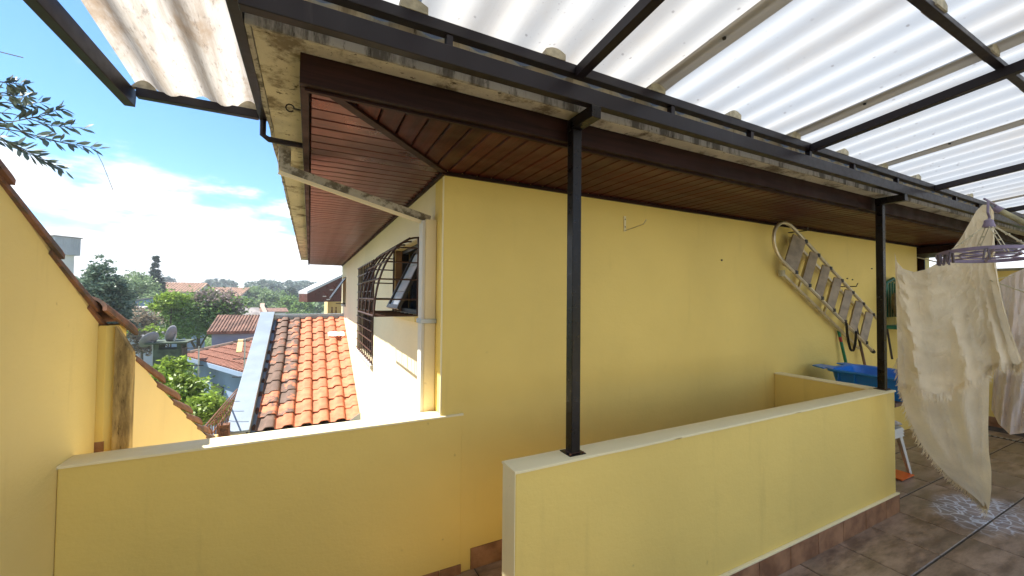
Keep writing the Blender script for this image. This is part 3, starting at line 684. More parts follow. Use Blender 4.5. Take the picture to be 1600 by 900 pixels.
def zf(y): return 1.375-.60*(y-2.75)+.065*max(y-3.2, 0)
far = [(2.752, -6), (4.74, -6), (4.74, zf(4.74))] + [(4.74-.2*i, zf(4.74-.2*i)) for i in range(1, 10)] + [(2.752, zf(2.752))]
MB().prism([(-.806, a, b) for a, b in far], (-.15, 0, 0)).build('far_wall', 'pale_yellow_paint', bw)
MB().box(-.97, -.79, 4.742, 4.93, -6, zf(4.74)+.02).build('end_pier', 'pilaster_render', bw, bevel=.006)
def cap(p0, p1, r0_, r1_):                        # half round tile, wide end low
    p0, p1 = Vector(p0), Vector(p1); d = (p1-p0).normalized(); x = Vector((1, 0, 0)); u = x.cross(d)
    if u.z < 0: u = -u
    mb = MB(); rows = []; rin = []; n = 10
    for t in (0, .03, .5, .97, 1):
        p = p0.lerp(p1, t); r = r0_+(r1_-r0_)*t
        rows.append([p+(x*cos(pi*k/n)+u*sin(pi*k/n)*.85)*r for k in range(n+1)]); rin.append([p+(x*cos(pi*k/n)+u*sin(pi*k/n)*.85)*(r-.016) for k in range(n+1)])
    mb.grid(rows).grid(rin); mb.grid([rows[0], rin[0]]); mb.grid([rows[-1], rin[-1]]); mb.grid([[a[0] for a in rows], [a[0] for a in rin]]); mb.grid([[a[-1] for a in rows], [a[-1] for a in rin]])
    o = mb.build('cap_tile', 'cap_tile', bw, smooth=True); o.color = (random.uniform(.62, .9), 0, 0, 1); return o
y = 1.27
for k in range(5):
    y1 = y+.325; cap((-1.0, y, zt(y)-.055), (-1.0, y1+.06, zt(y1+.06)-.03), .080, .094) if y > 1.1 else cap((-1.005, y, zt(1.7)+.01), (-1.005, y1+.06, zt(max(y1, 1.7))+.05), .082, .105); y = y1
cap((-.965, 2.60, zt(2.60)-.045), (-.945, 2.86, 1.475), .095, .118)
MB().tube([(-1.005, .9, zt(1.2)-.03), (-1.005, 1.2, zt(1.2)-.035), (-1.005, 2.70, zt(2.70)-.04)], .078, 10).build('mortar_ridge', 'pilaster_render', bw, smooth=True)
for k in range(9): cap((-1.005, 1.2-.36*k-.4, zt(1.2)-.02), (-1.005, 1.2-.36*k, zt(1.2)-.0), .085, .098)
y = 2.79
while y < 4.65:
    y1 = y+.34; cap((-.88, y-.03, zf(y-.03)-.02), (-.88, y1+.04, zf(y1+.04)+.03), .078, .10); y = y1

# ================================================================== CANOPY
CS = .11                                             # the roof climbs towards the open side
def cz(y, base): return base+CS*(1.39-y)
can = thing('patio_canopy', 'dark steel patio canopy roofed with translucent corrugated sheets', 'canopy', (3.5, 1.41, 0))
MB().box(-.205, X_END, 1.390, 1.430, 2.556, 2.626).build('lower_beam', 'dark_steel', can, bevel=.003)
MB().box(-.205, X_END, 1.390, 1.430, 2.668, 2.710).build('upper_beam', 'dark_steel', can, bevel=.003)
for x in (.443, 1.607, 2.25, 2.86, 3.425, 4.109, 5.3, 5.9, 6.5, 7.1, 7.7): MB().box(x-.012, x+.012, 1.396, 1.424, 2.627, 2.667).build('stud', 'dark_steel', can)
MB().box(-.243, -.206, 1.384, 2.352, 2.582, 2.648).build('side_beam', 'dark_steel', can, bevel=.003)
MB().box(-.705, -.244, 2.312, 2.348, 2.578, 2.618).build('end_beam', 'dark_steel', can, bevel=.003)
eb = Vector((-.09, -1, .105))
MB().bar(Vector((-.735, 2.36, 2.578)), Vector((-.735, 2.36, 2.578))+eb*3.05, .04, .075).build('edge_beam', 'dark_steel', can, bevel=.003)
MB().tube([(-.225, 2.335, 2.60), (-.225, 2.335, 2.505), (-.20, 2.337, 2.488), (-.045, 2.35, 2.487)], .014, 8).build('bracket', 'dark_steel', can, smooth=True)
MB().tube([(-.05, 1.93, 2.50), (-.075, 1.93, 2.50)] + [(-.09+.016*cos(t*pi/5), 1.93, 2.50+.016*sin(t*pi/5)) for t in range(10)], .003, 6).build('eye_hook', 'dark_steel', can)
for x in (-.85, 1.02, 2.845, 4.775, 6.6, 8.3):
    MB().bar((x, 1.385 if x > 0 else 1.3, cz(1.385, 2.672)), (x, -.68, cz(-.68, 2.672)), .042, .046).build('rafter', 'dark_steel', can, bevel=.002)
for y in (.60, -.62):
    MB().box(-.9, X_END, y-.016, y+.016, cz(y, 2.697), cz(y, 2.7085)+.012).build('purlin', 'dark_steel', can, bevel=.002)
for x in (-.6, 6.6, 8.2): MB().box(x-.03, x+.03, -.66, -.60, 0, cz(-.64, 2.645)).build('rear_post', 'post_steel', can, bevel=.003)
# posts on the parapet with angled heads
for px in (1.118, 4.222):
    py = 1.552; h = .0245
    m = MB().box(px-h, px+h, py-h, py+h, PZ+.010, 2.50); p = m.build('post', 'post_steel', can, bevel=.003)
    MB().box(px-.045, px+.045, py-.042, py+.042, PZ+.0045, PZ+.0095).build('base_plate', 'post_steel', p)
    for sx_ in (-.036, .036): MB().lathe((px+sx_, py-.030, PZ+.0096), [(.006, 0), (.006, .004), (.0, .006)], 6).build('bolt', 'rusty_iron', p)
    MB().box(px-h-.003, px+h+.003, py-h-.003, py+h+.003, PZ+.0097, PZ+.014).build('weld_bead', 'grille_steel', p, bevel=.0012)
    MB().box(px-h-.001, px+h+.001, 1.388, py+h+.001, 2.501, 2.5555).build('head_arm', 'post_steel', p, bevel=.002)
# corrugated sheets
WP, WA = .1975, .0160
CREST0 = .31
def wave(x): return WA*cos(2*pi*(x-CREST0)/WP)
def sheet(x0, x1, ya, yb, off, mat, lab=None, nx=None, amp=1.):
    n = nx or int((x1-x0)/.0165); mb = MB(); rows = []
    ys = [ya + (yb-ya)*i/10 for i in range(11)]
    for y in ys:
        rows.append([(x0+(x1-x0)*i/n, y, cz(y, 2.7385)+off+amp*wave(x0+(x1-x0)*i/n)+.003*noise.noise(Vector((i*.03, y*1.3, x0*5)))) for i in range(n+1)])
    o = mb.grid(rows).build('roofing_sheet', mat, can, smooth=True)
    if lab: tag(o, lab)
    return o
seams = [CREST0+.0, 1.495, 2.68, 3.865, 5.05, 6.235, 7.42, 8.40]
for i in range(len(seams)-1):
    a, b = seams[i], seams[i+1]
    sheet(a-.02, b+.02, 1.508, -.72, .004*(i % 2), 'translucent_sheet_warm' if i < 1 else 'translucent_sheet')  # roof cut short behind the camera to let fill light in
sheet(-.205, .33, 1.508, -.72, .004, 'translucent_sheet_warm')
sheet(-.715, -.21, 2.385, -.72, .0, 'dirty_sheet', 'grime streaked opaque sheet at the left edge', amp=2.1)
for s_ in seams[1:-1]:
    n = 8; rows = []
    for j in range(16):
        y = 1.45-(2.16)*j/15; wv = .056+.006*noise.noise(Vector((j*.6, s_, 2)))
        rows.append([(s_+wv*(2*i/n-1), y, cz(y, 2.7385)-.006+wave(s_+wv*(2*i/n-1))) for i in range(n+1)])
    st = MB().grid(rows).build('overlap_strip', 'overlap_strip', can, smooth=True)
    for y in (1.05, .15, -.5): MB().lathe((s_+.012, y, cz(y, 2.7385)+WA-.017), [(0, .0), (.007, .0), (.008, .008), (0, .01)], 8).build('screw', 'black_plastic', st)
def closure(x, y):
    n = 8; pr_ = []
    for i in range(n+1):
        xx = x-.049+.098*i/n; pr_.append((xx, y-.0225, cz(y, 2.7385)+wave(xx)*.96-.002))
    zb_ = cz(y, 2.7115)
    pts = [(x+.049, y-.0225, zb_)]+[(x-.049, y-.0225, zb_)]+[p for p in pr_ if p[2] > zb_+.001]
    MB().prism(pts, (0, .045, -CS*.045)).build('closure_block', 'closure_block', can)
k = 0; x = CREST0+WP*3
closure(CREST0, 1.41)
while x < 8.3: closure(x, 1.41); x += WP*3
for y in (.60, -.62):
    x = CREST0+WP*1.
    while x < 8.3: closure(x+WP*2, y-.0); x += WP*3
for x in (CREST0-WP*5,): 
    n = 8; MB().prism([(x+.046, 2.315, 2.6185), (x-.046, 2.315, 2.6185)]+[(x-.046+.092*i/n, 2.315, 2.62+.035*sin(pi*i/n)) for i in range(1, n)], (0, .03, 0)).build('closure_block', 'closure_block', can)
MB().prism([(CREST0-WP*3+.046, 2.315, 2.6185), (CREST0-WP*3-.046, 2.315, 2.6185)]+[(CREST0-WP*3-.046+.092*i/8, 2.315, 2.62+.035*sin(pi*i/8)) for i in range(1, 8)], (0, .03, 0)).build('closure_block', 'closure_block', can)

# ---- far end of the terrace: wall with a long opening under the beam
ew = thing('end_screen_wall', 'yellow end wall with a long bright opening high under the roof', 'wall', (X_END, .5, 0))
panel('x', X_END, X_END+.15, (-.75, 4.2), (0, 2.9), [(-.6, 2.55, 2.16, 2.50)]).build('wall', 'yellow_paint', ew)
MB().box(X_END-.025, X_END-.001, 2.551, 2.63, 2.10, 2.56).build('frame', 'fascia_wood', ew)
MB().box(X_END-.03, X_END-.002, -.6, 2.55, 2.50, 2.565).build('frame', 'pole_wood', ew)
MB().box(X_END-.03, X_END-.002, -.6, 2.55, 2.125, 2.158).build('frame', 'pole_wood', ew)
for y in (1.35, .2): MB().box(X_END+.02, X_END+.05, y-.012, y+.012, 2.161, 2.499).build('bar', 'aluminium', ew)
MB().box(X_END-.014, X_END-.0005, -.74, 4.1, 0, .13).build('skirting', 'skirting_tile', ew)
MB().box(7.53, X_END-.035, 1.65, 4.1, 2.36, 2.45).build('ceiling_beam', 'fascia_wood', ew)
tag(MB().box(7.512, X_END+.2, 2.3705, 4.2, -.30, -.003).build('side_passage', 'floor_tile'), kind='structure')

# ================================================================== THINGS ON AND BY THE YELLOW WALL
# bracket hook
hk = thing('wall_hook', 'small painted metal bracket hook high on the yellow wall', 'hook', (2.19, 2.365, 2.22))
MB().box(2.178, 2.198, 2.363, 2.3705, 2.225, 2.345).build('plate', 'yellow_paint_lit', hk, bevel=.001)
MB().tube([(2.188, 2.362, 2.232), (2.195, 2.25, 2.245), (2.198, 2.18, 2.255), (2.2, 2.155, 2.285)], .004, 6).build('arm', 'aluminium', hk, smooth=True)
for z in (2.26, 2.32): MB().lathe((2.188, 2.3615, z), [(.004, -.004), (.0045, .0), (.004, .004)], 8).build('screw', 'handle_dark', hk)

for x, z in ((5.60, 1.96), (5.72, 1.95), (3.35, 2.06), (6.2, 2.1)): MB().lathe((x, HY-.004, z), [(.0, -.008), (.008, -.006), (.008, .006), (0, .008)], 7).build('wall_plug', 'handle_dark', house)
# aluminium step ladder hung flat on the wall
lad = thing('step_ladder', 'folded aluminium step ladder hanging slanted on the yellow wall', 'ladder', (5, 2.2, 1.3))
LA = Vector((4.17, 0, 2.45)); dv = Vector((6.02-4.24, 0, 1.505-2.462)).normalized(); pv = Vector((dv.z, 0, -dv.x)); 
if pv.z > 0: pv = -pv
LW = .385; fy = 2.235; O = Vector((4.25, fy, 2.415))
def lpnt(s_, w_, dy=0): return O+dv*s_+pv*w_+Vector((0, dy, 0))
LL = 2.03
hoop = [lpnt(LL, 0), lpnt(.2, 0)] + [lpnt(0-.25*sin(t*pi/12), LW/2-LW/2*cos(t*pi/12)) for t in range(13)] + [lpnt(.2, LW), lpnt(LL, LW)]
MB().tube(hoop, .0165, 8).build('front_frame', 'aluminium', lad, smooth=True)
rear = .085
for w_ in (.02, LW+.03):
    MB().bar(lpnt(.18, w_, rear), lpnt(LL-.12, w_, rear), .03, .022, (0, 1, 0)).build('rear_rail', 'aluminium', lad, bevel=.003)
    MB().lathe(lpnt(.17, w_, rear), [(0, -.03), (.028, -.03), (.03, 0), (.028, .03), (0, .03)], 10).build('pivot_cap', 'pale_plastic', lad)
for k in range(3):
    s_ = .5+.55*k; MB().bar(lpnt(s_, .02, rear), lpnt(s_, LW+.03, rear), .02, .02, (0, 1, 0)).build('rear_brace', 'aluminium', lad)
for k in range(7):
    s_ = .23+.265*k; dep = .15 if k == 0 else .085
    a = lpnt(s_, .012, -.004); b = lpnt(s_, LW-.012, -.004); td = (-dv*.86+Vector((0, .5, 0))).normalized()
    if k == 0: td = (-dv*.93+Vector((0, .35, 0))).normalized()
    th = td.cross(pv).normalized()*.018
    tr = MB().prism([a, b, b+td*dep, a+td*dep], th).build('tread', 'ladder_tread', lad, bevel=.002)
    for q in (a, b): MB().box(q.x-.02, q.x+.02, q.y-.018, q.y+.012, q.z-.02, q.z+.016).build('tread_clip', 'black_plastic', tr, bevel=.003)
for w_ in (0, LW):
    e = lpnt(LL, w_); MB().tube([e-dv*.03, e+dv*.018], .021, 8).build('rubber_foot', 'black_plastic', lad)
for q in ((4.42, 2.40), (5.4, 1.86)): MB().tube([(q[0], 2.37, q[1]), (q[0], 2.20, q[1]-.0), (q[0]+.01, 2.19, q[1]+.035)], .006, 6).build('hanger_peg', 'handle_dark', lad, smooth=True)
# strap hung from the ladder
sp = []
for t in range(17):
    a_ = t/16; sp.append((5.20+.05*a_+.17*sin(pi*a_)*0+.16*a_, 2.21, 1.46-.26*sin(pi*a_)**.6-.10*a_))
mb = MB(); mb.grid([[Vector(p)+Vector((0, -.012, 0)) for p in sp], [Vector(p)+Vector((0, .012, 0)) for p in sp]])
tag(mb.build('strap', 'black_plastic', None, solid=.004), 'thin black strap looped from the lower rail of the ladder', 'strap')
# broom handles
def stick(name, label, p0, p1, r, mat, bands):
    o = thing(name, label, 'broom', p0); p0, p1 = Vector(p0), Vector(p1)
    MB().tube([p0, p1], r, 10).build('handle', mat, o, smooth=True)
    for a_, b_, m_ in bands: MB().tube([p0.lerp(p1, a_), p0.lerp(p1, b_)], r*1.06, 10).build('grip', m_, o, smooth=True)
    MB().box(p0.x-.16, p0.x+.16, p0.y-.03, p0.y+.03, .10, .15).build('head', 'handle_dark', o, bevel=.008)
    MB().prism([(p0.x-.16, p0.y-.025, .099), (p0.x+.16, p0.y-.025, .099), (p0.x+.19, p0.y-.04, .002), (p0.x-.19, p0.y-.04, .002)], (0, .06, 0)).build('bristles', 'dark_cloth', o)
    return o
stick('broom', 'broom with green and red banded handle behind the blue basin', (5.62, 2.24, .15), (5.33, 2.34, 1.36), .015, 'handle_green', [(.90, .945, 'handle_red'), (.0, .35, 'handle_dark')])
stick('broom', 'broom with dark worn handle and black tip behind the blue basin', (6.02, 2.24, .15), (5.68, 2.335, 1.49), .013, 'handle_dark', [(.93, 1.0, 'black_plastic'), (.3, .8, 'table_wood')])

# blue basin on a small table
def rr_loop(cx_, cy_, hx, hy, r, z, n=5):
    pts = []
    for (sx_, sy_, a0) in ((1, 1, 0), (-1, 1, pi/2), (-1, -1, pi), (1, -1, 3*pi/2)):
        for k in range(n+1):
            a_ = a0+pi/2*k/n; pts.append(Vector((cx_+sx_*(hx-r)+r*cos(a_), cy_+sy_*(hy-r)+r*sin(a_), z)))
    pts.append(pts[0].copy()); return pts
bs = thing('basin', 'bright blue plastic wash basin behind the end of the parapet', 'basin', (4.95, 1.82, .80))
bx, by = 4.93, 1.80
rings = [rr_loop(bx, by, .20, .25, .08, .805), rr_loop(bx, by, .235, .29, .09, .81), rr_loop(bx, by, .262, .325, .10, .94), rr_loop(bx, by, .275, .335, .10, 1.015), rr_loop(bx, by, .305, .365, .11, 1.022), rr_loop(bx, by, .308, .368, .11, 1.012), rr_loop(bx, by, .305, .365, .11, .998)]
bm_ = MB().grid(rings); bm_.poly(rings[0][:-1]); bm_.build('tub', 'blue_plastic', bs, smooth=True, solid=.006)
MB().prism([(4.62, 2.16, 1.012), (4.86, 2.16, 1.012), (4.83, 2.285, 1.020), (4.67, 2.285, 1.020)], (0, 0, .012)).build('handle', 'blue_plastic', bs, bevel=.004)
MB().prism([(5.05, 2.16, 1.012), (5.2, 2.12, 1.012), (5.2, 2.22, 1.02), (5.07, 2.25, 1.02)], (0, 0, .012)).build('handle', 'blue_plastic', bs, bevel=.004)
for dy in (-.26, -.09, .12, .25): MB().bar((bx-.262, by+dy, .83), (bx-.285, by+dy, 1.0), .012, .012).build('rib', 'blue_plastic', bs, bevel=.003)
tb = thing('wall_shelf', 'wooden shelf bracketed to the yellow wall under the blue basin', 'shelf', (4.95, 2.36, .76))
MB().box(4.60, 5.26, 1.60, HY-.001, .768, .803).build('shelf_board', 'table_wood', tb, bevel=.004)
for x in (4.70, 5.12): MB().prism([(x, HY-.001, .767), (x, 1.66, .767), (x, 1.66, .74), (x, HY-.001, .30)], (.03, 0, 0)).build('bracket', 'table_wood', tb)

# stack of white plastic stools
stl = thing('plastic_stool', 'white plastic stool with splayed legs beside the parapet end', 'stool', (5.08, 1.72, 0))
qx, qy = 5.08, 1.94
for k in range(3):
    z = .405+.028*k; q = MB().grid([rr_loop(qx, qy, .185, .185, .05, z-.024), rr_loop(qx, qy, .172, .172, .05, z)]); q.poly(rr_loop(qx, qy, .172, .172, .05, z)[:-1]); q.build('seat', 'white_plastic', stl, smooth=True)
for sx_ in (-1, 1):
    for sy_ in (-1, 1):
        for k in range(1):
            t0 = Vector((qx+sx_*.16, qy+sy_*.16, .39)); b0 = Vector((qx+sx_*.215, qy+sy_*.215, 0)); w_ = .06
            MB().prism([t0, t0-Vector((sx_*w_, 0, 0)), b0-Vector((sx_*.035, 0, 0)), b0], (0, sy_*-.006, 0)).prism([t0-Vector((0, sy_*.007, 0)), t0-Vector((0, sy_*w_, 0)), b0-Vector((0, sy_*.035, 0)), b0-Vector((0, sy_*.007, 0))], (-sx_*.006, 0, 0)).build('leg', 'white_plastic', stl)
op = thing('dustpan', 'orange plastic dustpan lying on the floor under the white stool', 'dustpan', (5.12, 1.83, 0))
MB().prism([(5.0, 1.70, .012), (5.26, 1.70, .012), (5.24, 1.92, .02), (5.02, 1.92, .02)], (0, 0, .008)).box(5.0, 5.26, 1.921, 1.93, .012, .12).build('pan', 'orange_plastic', op)
MB().tube([(5.13, 1.93, .10), (5.13, 2.1, .13)], .012, 8).build('handle', 'orange_plastic', op)
def rag(name, label, c, r, mat, seed):
    rows = []; n = 18
    for i in range(10):
        th = pi*i/18
        rows.append([Vector(c)+Vector((cos(2*pi*k/n)*sin(th+.05), sin(2*pi*k/n)*sin(th+.05), cos(th)*.55))*r*(1+.45*noise.noise(Vector((cos(2*pi*k/n)*2, sin(2*pi*k/n)*2, i*.5+seed)))) for k in range(n+1)])
    return tag(MB().grid(rows).build(name, mat, None, smooth=True, solid=.004), label, 'cloth')
rag('rag', 'crumpled pale rag heaped on the white stool', (5.14, 1.90, .485), .12, 'rag_cloth', 3)
# green chair hung on the wall with a bag in it
gc = thing('hanging_chair', 'green plastic folding chair hung on the yellow wall behind the hanging cloth', 'chair', (6.75, 2.3, 1.35))
bc = 6.60
MB().tube([(bc-.21, 2.33, 1.38), (bc-.215, 2.32, 1.75), (bc-.17, 2.315, 1.93), (bc, 2.31, 1.985), (bc+.17, 2.315, 1.93), (bc+.215, 2.32, 1.75), (bc+.21, 2.33, 1.38)], .022, 8).build('back_frame', 'green_plastic', gc, smooth=True)
for k in range(5): MB().box(bc-.155+k*.07, bc-.125+k*.07, 2.305, 2.318, 1.50, 1.95-.02*abs(k-2)).build('back_slat', 'green_plastic', gc)
MB().box(bc-.23, bc+.23, 2.10, 2.34, 1.355, 1.40).build('seat', 'green_plastic', gc, bevel=.012)
for sx_ in (-1, 1): MB().tube([(bc+sx_*.2, 2.30, 1.36), (bc+sx_*.13, 2.28, .98)], .012, 8).build('leg', 'handle_dark', gc)
bg_ = thing('bag', 'slumped olive grey fabric bag hanging on the green chair', 'bag', (6.72, 2.2, 1.41))
rows = []
for i in range(11):
    f = i/10; w_ = .15+.03*sin(pi*f); c_ = Vector((6.46+.10*f, 2.19, 1.80-.37*f))
    rows.append([c_+Vector((w_*cos(2*pi*k/16), .075*sin(2*pi*k/16)*(sin(pi*min(1, f+.12))**.5), .02*noise.noise(Vector((i*.5, k*.6, 8))))) for k in range(17)])
MB().grid(rows).build('body', 'bag_fabric', bg_, smooth=True)
MB().tube([(6.40, 2.11, 1.80), (6.46, 2.10, 1.60), (6.56, 2.095, 1.46)], .012, 6).build('strap', 'rag_cloth', bg_, smooth=True)
MB().grid([[(6.36+.3*j/8, 2.085+.03*cos(j), 1.86-.11*i/4-.01*sin(j*1.3)) for j in range(9)] for i in range(5)]).build('flap', 'dark_cloth', bg_, smooth=True, solid=.01)

# ================================================================== WASHING
HOOK = at(1541, 329, 2.55)
# pole that carries the washing
e1 = at(1556, 326, 2.62); e2 = at(1700, 398, 2.35)
pole = thing('clothes_pole', 'weathered wooden pole the washing hangs from at the right edge', 'pole', tuple(e2))
MB().tube([e1, e1.lerp(e2, .5), e2+(e2-e1)*1.2], [.016, .017, .018], 10).build('shaft', 'pole_wood', pole, smooth=True)
pe = e2+(e2-e1)*1.2
MB().tube([pe, (pe.x, pe.y, cz(pe.y, 2.70))], .006, 6).build('hanger_wire', 'galvanised', pole)
MB().tube([e1-(e2-e1).normalized()*.01, e1+(e2-e1).normalized()*.03], .021, 10).build('end_cap', 'purple_plastic', pole, smooth=True)
wl = [Vector((8.34, 2.34, 2.27)), at(1432, 402, 3.6), at(1465, 410, 3.0), at(1640, 470, 2.3)]
tag(MB().tube([wl[0], wl[1], wl[2], wl[3]], .004, 6).build('clothes_line', 'pale_plastic', None, smooth=True), 'thin pale clothes line strung behind the hanging cream cloth', 'clothes line')
def clothlayer(name, top, bot, d_l, d_r, mat, parent, seed, amp=.03, ns=56, ntt=44, sag=None):
    rows = []
    for i in range(ntt+1):
        t = i/ntt; row = []
        for j in range(ns+1):
            s_ = j/ns; a_ = interp(top, s_); b_ = interp(bot, s_); u = a_[0]+(b_[0]-a_[0])*t; v = a_[1]+(b_[1]-a_[1])*t
            if sag: u += sag(s_, t)
            d = d_l+(d_r-d_l)*s_
            f = sin(s_*23+seed+1.4*sin(t*3+seed))*.55+sin(s_*41+2*seed+t*2)*.25+noise.noise(Vector((s_*4, t*3, seed)))*.9
            d += amp*f*(.3+.7*t) - .07*t*t*s_*(1-s_)*4*(amp > .0) + .016*noise.noise(Vector((s_*14, t*18, seed+5))) + .007*noise.noise(Vector((s_*34, t*40, seed+8)))
            row.append(at(u, v, d))
        rows.append(row)
    return rows, MB().grid(rows).build(name, mat, parent, smooth=True)
def fringe(pts, mat, parent, ln, seed, down=Vector((0, 0, -1)), step=1):
    mb = MB(); rnd = random.Random(seed)
    for i in range(len(pts)-1):
        for q in range(8):
            p = pts[i].lerp(pts[i+1], rnd.random()); l = ln*rnd.uniform(.4, 1.2); sd = (pts[i+1]-pts[i]).normalized()
            w_ = rnd.uniform(.0025, .0055); o_ = sd*rnd.uniform(-.6, .6)*l*.6+Vector((rnd.uniform(-.3, .3)*l, rnd.uniform(-.3, .3)*l, 0))
            a_ = p+Vector((0, 0, .006)); m1 = p+down*l*.5+o_*.3; m2 = p+down*l+o_
            mb.poly([a_-sd*w_, a_+sd*w_, m1+sd*w_*.8, m1-sd*w_*.8]); mb.poly([m1-sd*w_*.8, m1+sd*w_*.8, m2])
    return tag(mb.build('fringe', mat, parent), kind='stuff')
cl = thing('hanging_cloth', 'large cream cotton cloth with frayed hem drying on the line', 'cloth', tuple(at(1480, 600, 2.75)))
top = [(1398, 394), (1401, 408), (1411, 420), (1428, 425), (1447, 421), (1466, 410), (1484, 395), (1500, 374), (1514, 350), (1525, 330), (1535, 320), (1546, 320), (1553, 331)]
bot = [(1404, 598), (1420, 603), (1440, 610), (1462, 617), (1484, 611), (1505, 598), (1525, 590), (1541, 582), (1552, 570), (1565, 566), (1580, 569), (1591, 571), (1597, 566)]
rows, fc = clothlayer('front_layer', top, bot, 2.95, 2.56, 'cream_cotton', cl, 1.7, .042, sag=lambda s_, t: -13*s_*s_*sin(pi*t))
fringe(rows[-1], 'cream_cotton', fc, .07, 3)
lt = [(1401, 560), (1405, 602), (1416, 645), (1437, 690), (1462, 724), (1488, 750), (1512, 768), (1530, 783), (1541, 795)]
rt_ = [(1550, 540), (1546, 590), (1545, 630), (1544, 670), (1545, 705), (1549, 735), (1549, 765), (1547, 785), (1545, 797)]
brow = []
for i in range(45):
    t = i/44; a_, b_ = interp(lt, t), interp(rt_, t); row = []
    for j in range(41):
        s_ = j/40; d = 3.08+(2.74-3.08)*s_+.022*sin(s_*14+1+t)*(1-.5*t)+.02*noise.noise(Vector((s_*4, t*4, 9)))
        row.append(at(a_[0]+(b_[0]-a_[0])*s_, a_[1]+(b_[1]-a_[1])*s_, d))
    brow.append(row)
bl = MB().grid(brow).build('back_layer', 'cream_cotton', cl, smooth=True)
fringe([r[0] for r in brow], 'cream_cotton', bl, .055, 5, Vector((-.3, .2, -.7)))
fringe([r[0].lerp(r[-1], .5) for r in brow[-6:]], 'cream_cotton', bl, .09, 6)
# pink cloth further back
pk = thing('pink_cloth', 'dusty pink cloth hanging behind the cream one at the right edge', 'cloth', tuple(at(1590, 560, 4.3)))
ptop = [(1562, 440), (1580, 428), (1600, 420), (1640, 412), (1680, 425)]
pbot = [(1549, 640), (1560, 662), (1578, 679), (1597, 677), (1680, 660)]
prow, pf = clothlayer('sheet', ptop, pbot, 4.5, 4.1, 'pink_cotton', pk, 4.1, .05, 40, 40)
MB().tube([at(1555, 436, 4.45), at(1700, 410, 4.1)], .004, 6).build('line', 'pale_plastic', pk)
# round peg airer
AC = at(1546, 398, 2.36); AR = .215
ar = thing('peg_airer', 'round purple plastic peg airer hanging in front of the cream cloth', 'airer', tuple(AC))
def ringm(r, w_, h, z=0, n=48):
    rows = []
    for k in range(n+1):
        t = 2*pi*k/n; c_, s_ = cos(t), sin(t); rows.append([AC+Vector((q*c_, q*s_, z+zz_)) for q, zz_ in ((r-w_/2, -h/2), (r+w_/2, -h/2), (r+w_/2, h/2), (r-w_/2, h/2), (r-w_/2, -h/2))])
    return MB().grid(rows)
ringm(AR, .010, .020).build('outer_ring', 'purple_plastic', ar, smooth=True)
ringm(AR*.55, .008, .010).build('inner_ring', 'purple_plastic', ar, smooth=True)
for k in range(8):
    t = 2*pi*k/8+.3; d = Vector((cos(t), sin(t), 0)); MB().bar(AC+d*.03, AC+d*(AR-.005), .012, .008).build('spoke', 'purple_plastic', ar)
HB = Vector((AC.x, AC.y, at(1543, 352, 2.36).z))
MB().lathe(HB, [(0, -.012), (.026, -.012), (.028, -.004), (.022, .012), (.020, .03), (.012, .036), (0, .036)], 16).build('hub', 'purple_plastic', ar, smooth=True)
for k in range(4):
    t = 2*pi*k/4+.55; d = Vector((cos(t), sin(t), 0)); a_ = HB+d*.022+Vector((0, 0, -.008)); b_ = AC+d*(AR-.02)
    sd = Vector((-d.y, d.x, 0))*.007
    MB().tube([a_+sd, b_+sd], .0022, 5).tube([a_-sd, b_-sd], .0022, 5).build('arm', 'pale_plastic', ar)
    for q in (.3, .55, .8): MB().box(*(lambda c_: (c_.x-.008, c_.x+.008, c_.y-.008, c_.y+.008, c_.z-.004, c_.z+.004))(a_.lerp(b_, q))).build('arm_clip', 'pale_plastic', ar)
hz = HOOK.z
MB().tube([HB+Vector((0, 0, .03)), HB+Vector((.012, 0, .05)), HB+Vector((-.014, 0, .075)), (HB.x-.004, HB.y, hz+.015), (HB.x+.02, HB.y+.02, hz+.035), (e1.x-.005, e1.y, e1.z+.024), (e1.x+.02, e1.y, e1.z)], .006, 8).build('hook', 'purple_plastic', ar, smooth=True)
def peg(c_, rz_, parent):
    o = None
    for s_ in (-1, 1):
        m = MB().prism([(-.004+s_*.005, -.006, .03), (.004+s_*.005, -.006, .03), (.004+s_*.013, -.006, -.035), (-.002+s_*.013, -.006, -.035)], (0, .012, 0))
        R_ = Matrix.Rotation(rz_, 3, 'Z'); m.v = [tuple(R_ @ Vector(v)+Vector(c_)) for v in m.v]; m.build('peg', 'grey_peg', parent)
for k, (an, dr) in enumerate(((2.15, 0), (2.28, .004), (2.40, -.01), (2.22, -.03), (3.32, 0), (2.62, 0), (4.3, 0))): peg(AC+Vector((cos(an)*(AR+dr), sin(an)*(AR+dr), -.032)), .5*k, ar)
TQ = Matrix.Rotation(radians(6.5), 3, Vector((-.22, .975, 0)).normalized())
for ch in ar.children:
    if ch.name.split('.')[0] in ('outer_ring', 'inner_ring', 'spoke', 'peg'):
        for v_ in ch.data.vertices: v_.co = AC+TQ @ (v_.co-AC)


